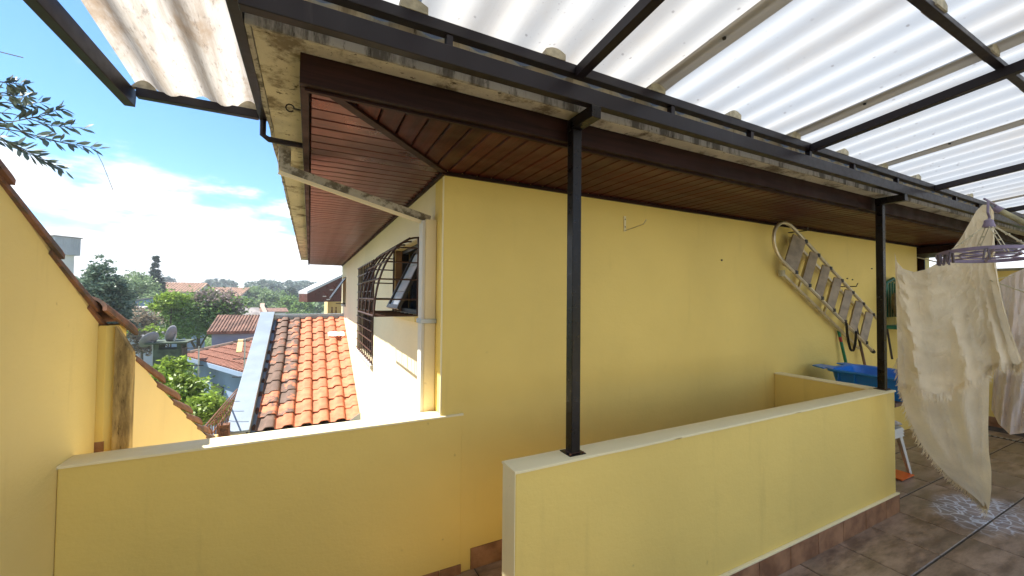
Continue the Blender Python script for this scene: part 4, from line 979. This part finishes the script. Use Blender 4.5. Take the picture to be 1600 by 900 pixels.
# ================================================================== GREENERY AND THE HILLSIDE
def crown_mesh(blobs, n, size, seed, clump=.28, flat=.0):
    rnd = random.Random(seed); mb = MB(); tot = sum(b[1][0]*b[1][1]*b[1][2] for b in blobs)
    for c, r in blobs:
        k = int(n*r[0]*r[1]*r[2]/tot); nc = max(6, k//24); cl_ = []
        for _ in range(nc):
            d = Vector((rnd.gauss(0, 1), rnd.gauss(0, 1), rnd.gauss(0, 1))).normalized(); q = rnd.random()**.30
            w = 1+.28*noise.noise(d*2.1+Vector((seed, 0, 0)))
            cl_.append(Vector(c)+Vector((d.x*r[0], d.y*r[1], d.z*r[2]))*q*w)
        m = min(r)*clump
        for i in range(k):
            p = cl_[rnd.randrange(nc)]+Vector((rnd.gauss(0, m), rnd.gauss(0, m), rnd.gauss(0, m*.7)))
            a = Vector((rnd.gauss(0, 1), rnd.gauss(0, 1), rnd.gauss(0, .6))).normalized(); b = a.orthogonal().normalized()
            b = (b*cos(rnd.random()*6)+a.cross(b)*sin(rnd.random()*6)).normalized(); s_ = size*rnd.uniform(.6, 1.35)
            mb.poly([p-a*s_, p+b*s_*.45, p+a*s_, p-b*s_*.45])
    return mb
def tree(name, label, base, top_z, blobs, n, size, mat, seed, cat='tree', group=None, trunk_r=.14, extra=None):
    base = Vector(base); o = thing(name, label, cat, tuple(base), group)
    c0 = Vector(blobs[0][0]); mid = Vector((base.x, base.y, base.z)).lerp(c0, .6)
    tb_ = MB().tube([base, mid+Vector((.1, 0, 0)), c0], [trunk_r, trunk_r*.7, trunk_r*.25], 7)
    for c, r in blobs: tb_.tube([mid, mid.lerp(Vector(c), .55)+Vector((0, 0, .1)), Vector(c)], [trunk_r*.5, trunk_r*.3, trunk_r*.1], 5)
    tb_.build('trunk', 'bark', o, smooth=True)
    crown_mesh(blobs, n, size, seed).build('crown', mat, o)
    if extra: crown_mesh(extra[0], extra[1], extra[2], seed+50).build('blossom' if extra[3] == 'leaf_bloom' else 'crown', extra[3], o)
    return o
def blob(u, v, d, ru, rv, rd=None):                 # ellipsoid given by its place and its apparent half sizes
    m = d/FPX; th = math.atan((u-800)/FPX); return (tuple(at(u, v, d)), (ru*m*cos(th)**.5, (rd or ru)*m*cos(th), rv*m))
def gz(p): return terrain(p[0], p[1])
def base_at(u, d, v=470): p = at(u, v, d); return (p.x, p.y, gz(p)-.1)

tree('leafy_tree', 'tall dark green tree rising behind the sloping wall cap', base_at(165, 17), 0, [blob(163, 470, 17, 34, 46), blob(157, 425, 17, 17, 26), blob(185, 500, 17, 22, 34), blob(140, 440, 17, 12, 26)], 9000, .085, 'leaf_dark', 11)
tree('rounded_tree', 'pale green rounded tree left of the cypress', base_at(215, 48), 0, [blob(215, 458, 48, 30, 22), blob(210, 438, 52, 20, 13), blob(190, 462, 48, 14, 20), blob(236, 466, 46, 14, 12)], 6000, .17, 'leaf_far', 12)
for i, (u, d, v0, v1, ru, lab) in enumerate(((242, 62, 400, 455, 6.6, 'tall slender dark cypress standing above the roofs'), (251.5, 62, 435, 458, 5.6, 'short cypress beside the tall one'))):
    p0 = at(u, v1+10, d); p1 = at(u, v0, d); h = p1.z-p0.z; bl_ = []
    for k in range(9):
        f = k/8; bl_.append(((p0.x, p0.y, p0.z+h*f*.93), (ru*d/FPX*(1.08-.55*f*f), ru*d/FPX*(1.08-.55*f*f), h*.10)))
    tree('cypress', lab, (p0.x, p0.y, gz(p0)-.1), 0, bl_, 5000 if i == 0 else 3000, .19, 'leaf_cypress', 20+i)
tree('flowering_tree', 'broad green tree with greyish pink blossom behind the brown roof', base_at(310, 27), 0, [blob(310, 492, 27, 58, 32), blob(270, 478, 26, 26, 20), blob(345, 490, 27, 34, 26), blob(320, 465, 27, 30, 14), blob(285, 515, 25, 30, 18)], 11000, .115, 'leaf_mid', 31, extra=([blob(335, 468, 27, 34, 16), blob(365, 485, 27, 16, 18), blob(310, 460, 26, 14, 8)], 3200, .10, 'leaf_bloom'))
tree('bright_shrub', 'bright yellow green shrub in front of the flowering tree', base_at(262, 24), 0, [blob(268, 470, 25, 22, 12), blob(250, 480, 24, 14, 9), blob(232, 521, 20, 22, 10)], 3600, .10, 'leaf_bright', 32, 'shrub', trunk_r=.06)
tree('dry_shrub', 'dry beige shrub below the tall dark tree', base_at(222, 22), 0, [blob(222, 504, 22, 22, 16), blob(208, 488, 24, 13, 12), blob(224, 536, 17, 20, 18)], 4200, .075, 'leaf_dry', 33, 'shrub', trunk_r=.05)
# near climbing plant by the railing
tree('leafy_vine', 'sunlit yellow green leafy plant growing above the boundary wall', (-2.1, 9.2, -4.6), 0, [blob(270, 570, 9.5, 22, 14), blob(262, 590, 9.3, 22, 14), blob(290, 612, 9, 28, 24), blob(318, 640, 8.6, 26, 22), blob(345, 640, 8.8, 20, 16), blob(300, 655, 8.4, 22, 14)], 5200, .058, 'leaf_bright', 41, 'plant', trunk_r=.05, extra=([blob(305, 625, 9.2, 34, 30), blob(280, 590, 9.6, 24, 18)], 2200, .05, 'leaf_mid'))
# trees on the far slope
G = 'trees on the far green slope'
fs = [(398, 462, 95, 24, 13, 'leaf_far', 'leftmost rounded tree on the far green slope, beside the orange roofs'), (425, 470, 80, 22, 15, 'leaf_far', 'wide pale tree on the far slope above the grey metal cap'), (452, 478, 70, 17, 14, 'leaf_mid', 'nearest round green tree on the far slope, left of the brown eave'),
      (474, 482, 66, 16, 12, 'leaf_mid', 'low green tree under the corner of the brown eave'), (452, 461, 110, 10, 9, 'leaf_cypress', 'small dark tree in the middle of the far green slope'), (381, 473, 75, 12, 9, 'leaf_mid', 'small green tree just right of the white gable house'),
      (410, 448, 150, 26, 10, 'leaf_far_haze', 'hazy tree crowning the far slope on the left'), (455, 450, 170, 30, 9, 'leaf_far_haze', 'hazy tree crowning the far slope beside the brown eave'), (345, 444, 190, 22, 7, 'leaf_far_haze', 'hazy tree on the skyline behind the orange roofs'), (490, 470, 85, 18, 12, 'leaf_far', 'pale green tree partly hidden behind the brown eave'), (480, 447, 200, 24, 7, 'leaf_far_haze', 'last hazy tree on the skyline before the brown eave'), (258, 441, 180, 12, 7, 'leaf_far_haze', 'hazy tree on the skyline just right of the cypresses')]
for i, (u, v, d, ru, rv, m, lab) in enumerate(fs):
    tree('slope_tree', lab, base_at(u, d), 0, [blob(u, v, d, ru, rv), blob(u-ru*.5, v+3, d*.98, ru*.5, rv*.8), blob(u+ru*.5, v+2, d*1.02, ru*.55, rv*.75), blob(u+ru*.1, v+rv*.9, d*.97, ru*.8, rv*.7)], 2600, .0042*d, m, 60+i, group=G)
wd = MB(); rnd = random.Random(5); bl_ = []
for k in range(70):
    d = rnd.uniform(210, 330); u = rnd.uniform(-350, 1900); bl_.append(blob(u, 450+rnd.uniform(-5, 7), d, rnd.uniform(14, 34), rnd.uniform(4, 9)))
for k in range(26):
    d = rnd.uniform(110, 170); u = rnd.uniform(370, 640); bl_.append(blob(u, 470+rnd.uniform(-8, 12), d, rnd.uniform(14, 26), rnd.uniform(6, 11)))
tag(crown_mesh(bl_, 42000, .75, 77, .35).build('far_woodland', 'leaf_far_haze'), 'hazy belt of woodland along the skyline', 'woodland', kind='stuff')
bl_ = []
for k in range(60):
    d = rnd.uniform(16, 70); u = rnd.uniform(60, 520); p = at(u, 470, d); bl_.append(((p.x, p.y, gz(p)+.6), (rnd.uniform(1, 3)*d/30, rnd.uniform(1, 3)*d/30, rnd.uniform(.6, 1.4))))
tag(crown_mesh(bl_, 26000, .16, 78, .35).build('undergrowth', 'leaf_mid'), 'dense undergrowth covering the valley floor', 'undergrowth', kind='stuff')

# ---- houses of the valley
def gable_house(name, label, c, L, Wd, hw, hr, rz_, wall, roof, wins=(), over=.35, ribs=0):
    c = Vector(c); o = thing(name, label, 'house', tuple(c)); R_ = Matrix.Rotation(rz_, 3, 'Z')
    def T(mb): mb.v = [tuple(R_ @ Vector(v)+c) for v in mb.v]; return mb
    zb_ = gz(c)-c.z-1
    T(MB().prism([(-L/2, -Wd/2, zb_), (-L/2, Wd/2, zb_), (-L/2, Wd/2, hw), (-L/2, 0, hw+hr), (-L/2, -Wd/2, hw)], (L, 0, 0))).build('wall', wall, o)
    a = hr/(Wd/2); e = over
    rf = None
    for s_ in (-1, 1):
        q = T(MB().prism([(-L/2-e, s_*(Wd/2+e), hw-a*e+.05), (L/2+e, s_*(Wd/2+e), hw-a*e+.05), (L/2+e, 0, hw+hr+.05), (-L/2-e, 0, hw+hr+.05)], (0, 0, .12))).build('roof', roof, o)
        if ribs:
            mb = MB(); n = int((L+2*e)/ribs)
            for k in range(n):
                x = -L/2-e+ribs*(k+.5); mb.tube([(x, s_*(Wd/2+e), hw-a*e+.17), (x, 0, hw+hr+.17)], ribs*.30, 6)
            tag(T(mb).build('tile_ribs', roof, q), kind='stuff')
    for (x, z, w_, h_) in wins:
        f = T(MB().box(x-w_/2, x+w_/2, -Wd/2-.04, -Wd/2-.005, z, z+h_)).build('window', 'far_window', o)
        T(MB().box(x-w_/2-.06, x+w_/2+.06, -Wd/2-.09, -Wd/2-.0405, z-.1, z-.01)).build('sill', 'far_white_wall', f)
    return o
def pl_(u, v, d): return at(u, v, d)
gable_house('row_house', 'long orange tiled row of houses below the skyline', pl_(325, 461, 92)-Vector((0, 0, 2.6)), 17, 8, 2.2, 2.0, -.35, 'far_white_wall', 'far_roof_orange', [(-6, .6, 1, 1.1), (-3, .6, 1, 1.1), (0, .6, 1, 1.1), (3, .6, 1, 1.1), (7, .6, 1, 1.1)], .5, .5)
gable_house('terracotta_house', 'low terracotta roofed house just right of the cypresses', pl_(285, 455, 80)-Vector((0, 0, 2.4)), 8, 7, 2.2, 1.7, -.25, 'far_white_wall', 'far_roof_orange', [(-2, .6, 1, 1)], .4, .5)
gable_house('white_block_house', 'small white house on the skyline behind the orange roofs', pl_(283, 446, 130)-Vector((0, 0, 2.2)), 6, 5, 2.6, .5, -.2, 'far_white_wall', 'far_roof_grey', [(-1, .8, 1.2, 1)])
gable_house('blue_house', 'blue grey walled house below the cypresses', pl_(262, 473, 46)-Vector((0, 0, 2.0)), 3.6, 6, 2.0, .55, -1.9, 'far_blue_wall', 'far_roof_grey', [], .15)
gable_house('brick_roof_house', 'house with flat beige roof between the dark tree and blue house', pl_(217, 482, 36)-Vector((0, 0, 1.6)), 3.4, 3.5, 1.3, .35, -.9, 'far_grey_wall', 'far_roof_grey', [], .2)
gable_house('white_gable_house', 'small pale gabled house above the corrugated brown roof', pl_(373, 486, 42)-Vector((0, 0, 1.5)), 3.2, 2.4, 1.0, .7, .3, 'far_white_wall', 'far_roof_grey', [], .2)
gable_house('corrugated_house', 'blue walled shed with brown corrugated roof left of the metal cap', pl_(393, 506, 20)-Vector((0, 0, .35)), 2.6, 2.2, .0, .62, -.15, 'far_blue_wall', 'far_roof_brown', [], .15, .13)
gable_house('slope_house', 'low roofed house far up the green slope', pl_(420, 486, 60)-Vector((0, 0, 1.1)), 4, 3, 1.0, .4, .2, 'far_white_wall', 'far_roof_brown', [(0, .2, .8, .6)])
tag(MB().grid([[at(u+o_, v, d) - Vector((0, 0, .0)) for o_ in (-3, 4)] for u, v, d in ((417, 494, 34), (413, 486, 48), (409, 478, 66), (410, 473, 80))]).build('lane', 'lane_earth', solid=.05), kind='structure')
# neighbour's hipped tile roof
nb = thing('neighbour_house', 'blue walled house with weathered brown hipped tile roof', 'house', (-4, 19, -6))
apx = at(355, 516, 19.5); L_ = at(281, 545, 20.5); Rr = at(402, 590, 13.5); zE = -1.0
def drop(p, z): d = (p-CP); return CP+d*((z-CAMZ)/d.z)
E1 = drop(at(284, 556, 1), zE); E2 = drop(at(369, 580, 1), zE); ed = (E2-E1).normalized(); E2 = E2+ed*1.6
inn = Vector((-ed.y, ed.x, 0));
if inn.y < 0: inn = -inn
ln = (E2-E1).length; E3 = E2+inn*ln*.9; E4 = E1+inn*ln*.9
AP = E1.lerp(E3, .5); AP = Vector((AP.x, AP.y, 0)); dirp = at(355, 516, 1)-CP
# the apex stands over the middle of the plan, at the height it shows in the picture
AP.z = CAMZ+(Vector((AP.x, AP.y, 0)).dot(Vector((fw.x, fw.y, 0)))*(462-516)/FPX)
wallz = -8
cs = [E1+ed*.35+inn*.35, E2-ed*.35+inn*.35, E3-ed*.35-inn*.35, E4+ed*.35-inn*.35]
mb = MB().prism([(p.x, p.y, wallz) for p in cs], (0, 0, zE-.02-wallz)); mb.build('wall', 'far_blue_wall', nb)
rf = MB(); 
for a, b in ((E1, E2), (E2, E3), (E3, E4), (E4, E1)): rf.poly([a, b, AP])
rf.poly([E4, E3, E2, E1]); roof_o = rf.build('roof', 'brown_roof_tile', nb); roof_o.color = (.55, 0, 0, 1)
def ribs_on(a, b, ap, pitch, name, course=.36):
    mb = MB(); e = (b-a).normalized(); l = (b-a).length; n = int(l/pitch); h0 = (ap-a).dot(e); up_ = (ap-(a+e*h0)); hl = up_.length; up_.normalize(); nrm_ = e.cross(up_).normalized()
    if nrm_.z < 0: nrm_ = -nrm_
    for k in range(n):
        s_ = pitch*(k+.5); mxl = hl*(s_/h0 if s_ < h0 else (l-s_)/(l-h0)); t = 0
        while t < mxl-.05:
            t2 = min(t+course, mxl); p, q = a+e*s_+up_*t, a+e*s_+up_*t2; r = pitch*.34
            rows = []
            for (c_, lift, rr_) in ((p, .035, r*1.08), (q, .0, r*.92)): rows.append([c_+e*(rr_*cos(pi*j/4))+nrm_*(rr_*.75*sin(pi*j/4)+lift) for j in range(5)])
            mb.grid(rows); mb.poly(rows[0]); t += course
    o = mb.build(name, 'brown_roof_tile', roof_o); o.color = (.5, 0, 0, 1); return tag(o, kind='stuff')
ribs_on(E1, E2, AP, .235, 'roof_tiles'); ribs_on(E4, E1, AP, .235, 'roof_tiles')
for a in (E1, E2, E4): MB().tube([a+Vector((0, 0, .05)), AP+Vector((0, 0, .07))], .11, 8).build('hip_cap', 'brown_roof_tile', roof_o, smooth=True)
f1 = MB().bar(E1-Vector((0, 0, .06))-inn*.02, E2-Vector((0, 0, .06))-inn*.02, .04, .16).build('gutter_board', 'far_blue_wall', nb)
MB().bar(at(376, 540, 14.6)+Vector((0, 0, .22)), at(373, 560, 14.0)+Vector((0, 0, .22)), .16, .04).build('roof_plank', 'far_yellow_wall', nb)
MB().prism([cs[0]-inn*.02+ed*2.2+Vector((0, 0, -1.6)), cs[0]-inn*.02+ed*3.4+Vector((0, 0, -1.6)), cs[0]-inn*.02+ed*3.4+Vector((0, 0, -.9)), cs[0]-inn*.02+ed*2.2+Vector((0, 0, -.9))], -inn*.03).build('window', 'far_window', nb)
# chimney like tank housing with two dishes
tc = at(267, 548, 15.5)
tk = thing('tank_housing', 'dark green concrete tank housing beside the brown hipped roof', 'tank housing', (tc.x, tc.y, -8))
MB().box(tc.x-.42, tc.x+.42, tc.y-.42, tc.y+.42, -8, tc.z+.10).build('wall', 'tank_green', tk)
MB().box(tc.x-.62, tc.x+.62, tc.y-.62, tc.y+.62, tc.z+.32, tc.z+.38).build('slab', 'tank_green', tk)
for sx_ in (-.34, .34):
    for sy_ in (-.34, .34): MB().box(tc.x+sx_-.07, tc.x+sx_+.07, tc.y+sy_-.07, tc.y+sy_+.07, tc.z+.101, tc.z+.319).build('stub_column', 'tank_green', tk)
def dish(label, c, r, aim, tilt, foot):
    c = Vector(c); o = thing('satellite_dish', label, 'satellite dish', tuple(foot), 'satellite dishes by the tank'); d = Vector((cos(aim)*cos(tilt), sin(aim)*cos(tilt), sin(tilt))); q = d.to_track_quat('Z', 'Y').to_matrix()
    rows = [[c+q @ Vector((rr_*cos(2*pi*k/20), rr_*sin(2*pi*k/20)*.92, .35*rr_*rr_/r)) for k in range(21)] for rr_ in (0.01, r*.35, r*.7, r)]
    MB().grid(rows).build('reflector', 'dish_grey', o, smooth=True, solid=.015)
    MB().tube([c+q @ Vector((0, -r*.9, .2*r)), c+d*r*1.1], .015, 6).tube([c+d*r*1.02, c+d*r*1.2], .045, 8).build('feed_arm', 'dish_grey', o)
    MB().tube([Vector(foot), c-d*.05], .03, 6).build('mast', 'galvanised', o)
f_ = at(243, 548, 15.2)
dish('grey satellite dish standing left of the tank housing', at(237, 533, 15), .36, 2.6, .5, (f_.x, f_.y, f_.z-1.5))
dish('grey satellite dish tilted up above the tank housing slab', at(273, 522, 15.6), .36, 2.9, .15, (tc.x+.1, tc.y, tc.z+.381))
# antennas
def antenna(label, foot, top_, n):
    foot, top_ = Vector(foot), Vector(top_); o = thing('tv_antenna', label, 'antenna', tuple(foot), 'television antennas')
    MB().tube([foot, top_], .016, 6).build('mast', 'galvanised', o)
    for k in range(n):
        z = top_.z-.04-k*.42; MB().tube([(foot.x-.24, foot.y+.06, z), (foot.x+.10, foot.y-.03, z)], .013, 5).build('element', 'handle_dark', o)
t1 = at(311, 541, 9.6); antenna('tall thin antenna mast in front of the brown hipped roof', (t1.x, t1.y, -2.6), t1, 4)
t2 = at(383, 530, 9.4); antenna('short antenna standing against the pale metal cap', (t2.x, t2.y, -1.2), t2, 3)
# rusty railing beyond the boundary wall
rl = thing('iron_railing', 'rusty iron railing with curved spikes below the leafy vine', 'railing', (-1, 6, -1))
ra, rb = Vector((-.93, 5.0, 0)), Vector((-1.12, 8.6, 0))
for k in range(18):
    f = k/17; p = ra.lerp(rb, f); zt_ = .40-.33*f; MB().tube([(p.x, p.y, -1.6), (p.x, p.y, zt_-.10), (p.x+.05, p.y, zt_-.02), (p.x+.10, p.y, zt_)], .0065, 5).build('bar', 'rusty_iron', rl, smooth=True)
for h_ in (-.12, -.30, -.55, -1.1): MB().bar(ra+Vector((0, 0, .47+h_)), rb+Vector((0, 0, .14+h_)), .01, .018).build('rail', 'rusty_iron', rl)
for k in range(9): 
    f = k/8; p = ra.lerp(rb, f); MB().bar((p.x, p.y, .40-.33*f-.12), (p.x+.01, p.y+.34, .40-.33*f-.46), .006, .008).build('brace', 'rusty_iron', rl)
MB().box(-1.02, -.90, 6.28, 6.40, -6, .02).build('post', 'rusty_iron', rl)
# red brown eaved house beyond the window
p = at(512, 470, 15.5)
eh = thing('eaved_house', 'house with maroon boarded eave beyond the awning window', 'house', (p.x+1, p.y, -6))
q0 = at(480, 472, 15); q1 = at(480, 459, 15); q2 = at(531, 434, 16); q3 = at(534, 470, 16)
MB().prism([q0, at(540, 471, 15), at(540, 430, 15), q1], (-.3, 1.2, 0)).build('eave_board', 'soffit_wood_x', eh)
MB().prism([q1+Vector((0, 0, .0)), at(545, 428, 15), at(545, 424, 15), q1+Vector((0, 0, .10))], (-.32, 1.3, 0)).build('roof_edge', 'far_grey_wall', eh)
for u, v in ((507, 463), (518, 453), (513, 468)): 
    c_ = at(u, v, 14.95); MB().box(c_.x-.06, c_.x+.06, c_.y-.02, c_.y+.02, c_.z-.015, c_.z+.015).build('soffit_vent', 'far_white_wall', eh)
w_ = at(512, 480, 15.9); MB().box(w_.x, w_.x+3, w_.y, w_.y+4, -6, at(512, 470, 15.9).z).build('wall', 'far_yellow_wall', eh)
for k in range(4):
    c_ = at(517+k*3.2, 486, 15.85); MB().tube([c_+Vector((0, -.02, -.16)), c_+Vector((.05*(-1)**k, -.02, .16))], .016, 6).build('window_scroll', 'rusty_iron', eh)
# grey clad tower over the wall at the left
bt = at(99, 385, 38)
gt = thing('clad_tower', 'pale grey corrugated water tower box above the wall cap', 'tower', (bt.x, bt.y, gz(bt)))
R_ = Matrix.Rotation(.75, 3, 'Z')
def TT(mb): mb.v = [tuple(R_ @ Vector(v)+Vector((bt.x, bt.y, 0))) for v in mb.v]; return mb
zt1, zt0 = at(112, 372, 38).z, at(112, 399, 38).z
TT(MB().box(-1.0, .8, -1.0, 1.0, zt0, zt1)).build('cladding', 'far_grey_wall', gt)
for k in range(12): TT(MB().box(-1.0+k*.15, -1.0+k*.15+.05, -1.03, -1.001, zt0+.02, zt1-.05)).build('cladding_rib', 'far_grey_wall', gt)
TT(MB().box(-1.1, .9, -1.1, 1.1, zt1+.001, zt1+.09)).build('roof', 'far_roof_grey', gt)
TT(MB().box(-.6, .5, -.7, .7, gz(bt)-1, zt0-.002)).build('shaft', 'far_white_wall', gt)

# ---- overhanging branch of the tree outside the wall
ot = thing('overhanging_tree', 'dark leafy branch reaching in over the boundary wall at top left', 'tree', (-4.6, 3.4, -4.3))
MB().tube([(-4.6, 3.4, -4.3), (-4.5, 3.4, -1), (-4.35, 3.35, 1.8), (-4.1, 3.3, 3.2)], [.16, .13, .10, .05], 9).build('trunk', 'bark', ot, smooth=True)
root = Vector((-4.2, 3.3, 2.9)); DB = 3.3
lm = MB().grid([[(-.0, 0, 0), (.0, 0, .0)], [(-.0, .02, .002), (.008, .02, 0)], [(-.011, .05, .004), (.011, .05, 0)], [(-.010, .075, .003), (.010, .075, .0)], [(-.0005, .105, 0), (.0005, .105, 0)]]).mesh('leaf'); lm.materials.append(MATS['leaf_branch_glare'])
rnd = random.Random(21); nleaf = 0
twigs = [((-70, 190), (30, 205), (95, 222), (152, 232)), ((-70, 170), (20, 178), (80, 196), (130, 200)), ((-60, 200), (20, 225), (60, 245), (100, 266)), ((-60, 130), (0, 128), (20, 130), (38, 132)), ((-60, 160), (10, 160), (35, 165), (62, 160)), ((-60, 185), (20, 190), (70, 180), (95, 168)), ((-60, 215), (0, 214), (30, 232), (70, 252)), ((-50, 150), (5, 145), (25, 150), (45, 150)), ((20, 190), (60, 205), (90, 240), (108, 258)), ((-60, 175), (15, 196), (55, 214), (120, 228))]
for ti, tw in enumerate(twigs):
    pts = [at(u, v, DB+.25*sin(ti*1.7)+.1*i) for i, (u, v) in enumerate(tw)]
    b_ = MB().tube([root.lerp(pts[0], .6) if ti != 8 else pts[0]]+pts, [.010 if ti != 8 else .004, .007, .005, .004, .002][:len(pts)+1], 5).build('branch', 'bark', ot, smooth=True)
    path = [interp([tuple(p) for p in pts], k/15) for k in range(16)]
    for k in range(1, 16):
        for s_ in (-1, 1, 1, -1):
            if nleaf > 285 or rnd.random() < .42: continue
            p = Vector(path[k]); d = (Vector(path[min(k+1, 15)])-Vector(path[k-1])).normalized()
            ya = (d*rnd.uniform(.5, 1.1)+up*s_*rnd.uniform(.2, .9)+fw*rnd.uniform(-.6, .6)).normalized(); o = bpy.data.objects.new('leaf', lm); COL.objects.link(o); o.parent = b_
            o.rotation_euler = (ya.to_track_quat('Y', 'Z') @ __import__('mathutils').Quaternion((0, 1, 0), rnd.uniform(-.9, .9))).to_euler(); sc_ = rnd.uniform(.75, 1.15); o.scale = (sc_*1.6, sc_, sc_); o.location = p-wloc(b_); nleaf += 1
MB().tube([at(148, 232, DB+.25), at(160, 255, DB+.25), at(177, 298, DB+.25)], .0022, 4).build('dead_twig', 'bark', ot)
MB().tube([at(-20, 76, DB), at(36, 90, DB)], .004, 5).build('dead_twig', 'bark', ot)

# ---- air: the far side of the valley fades
hzm = bpy.data.materials.new('haze_air'); hzm.use_nodes = True; MATS['haze_air'] = hzm
hzm.node_tree.nodes.remove(hzm.node_tree.nodes['Principled BSDF']); pv_ = hzm.node_tree.nodes.new('ShaderNodeVolumePrincipled')
pv_.inputs['Color'].default_value = (.86, .93, 1, 1); pv_.inputs['Density'].default_value = .0010
hzm.node_tree.links.new(pv_.outputs[0], hzm.node_tree.nodes['Material Output'].inputs['Volume'])
tag(MB().box(-420, 620, -60, 640, -14, 40).build('haze', 'haze_air'), kind='stuff')
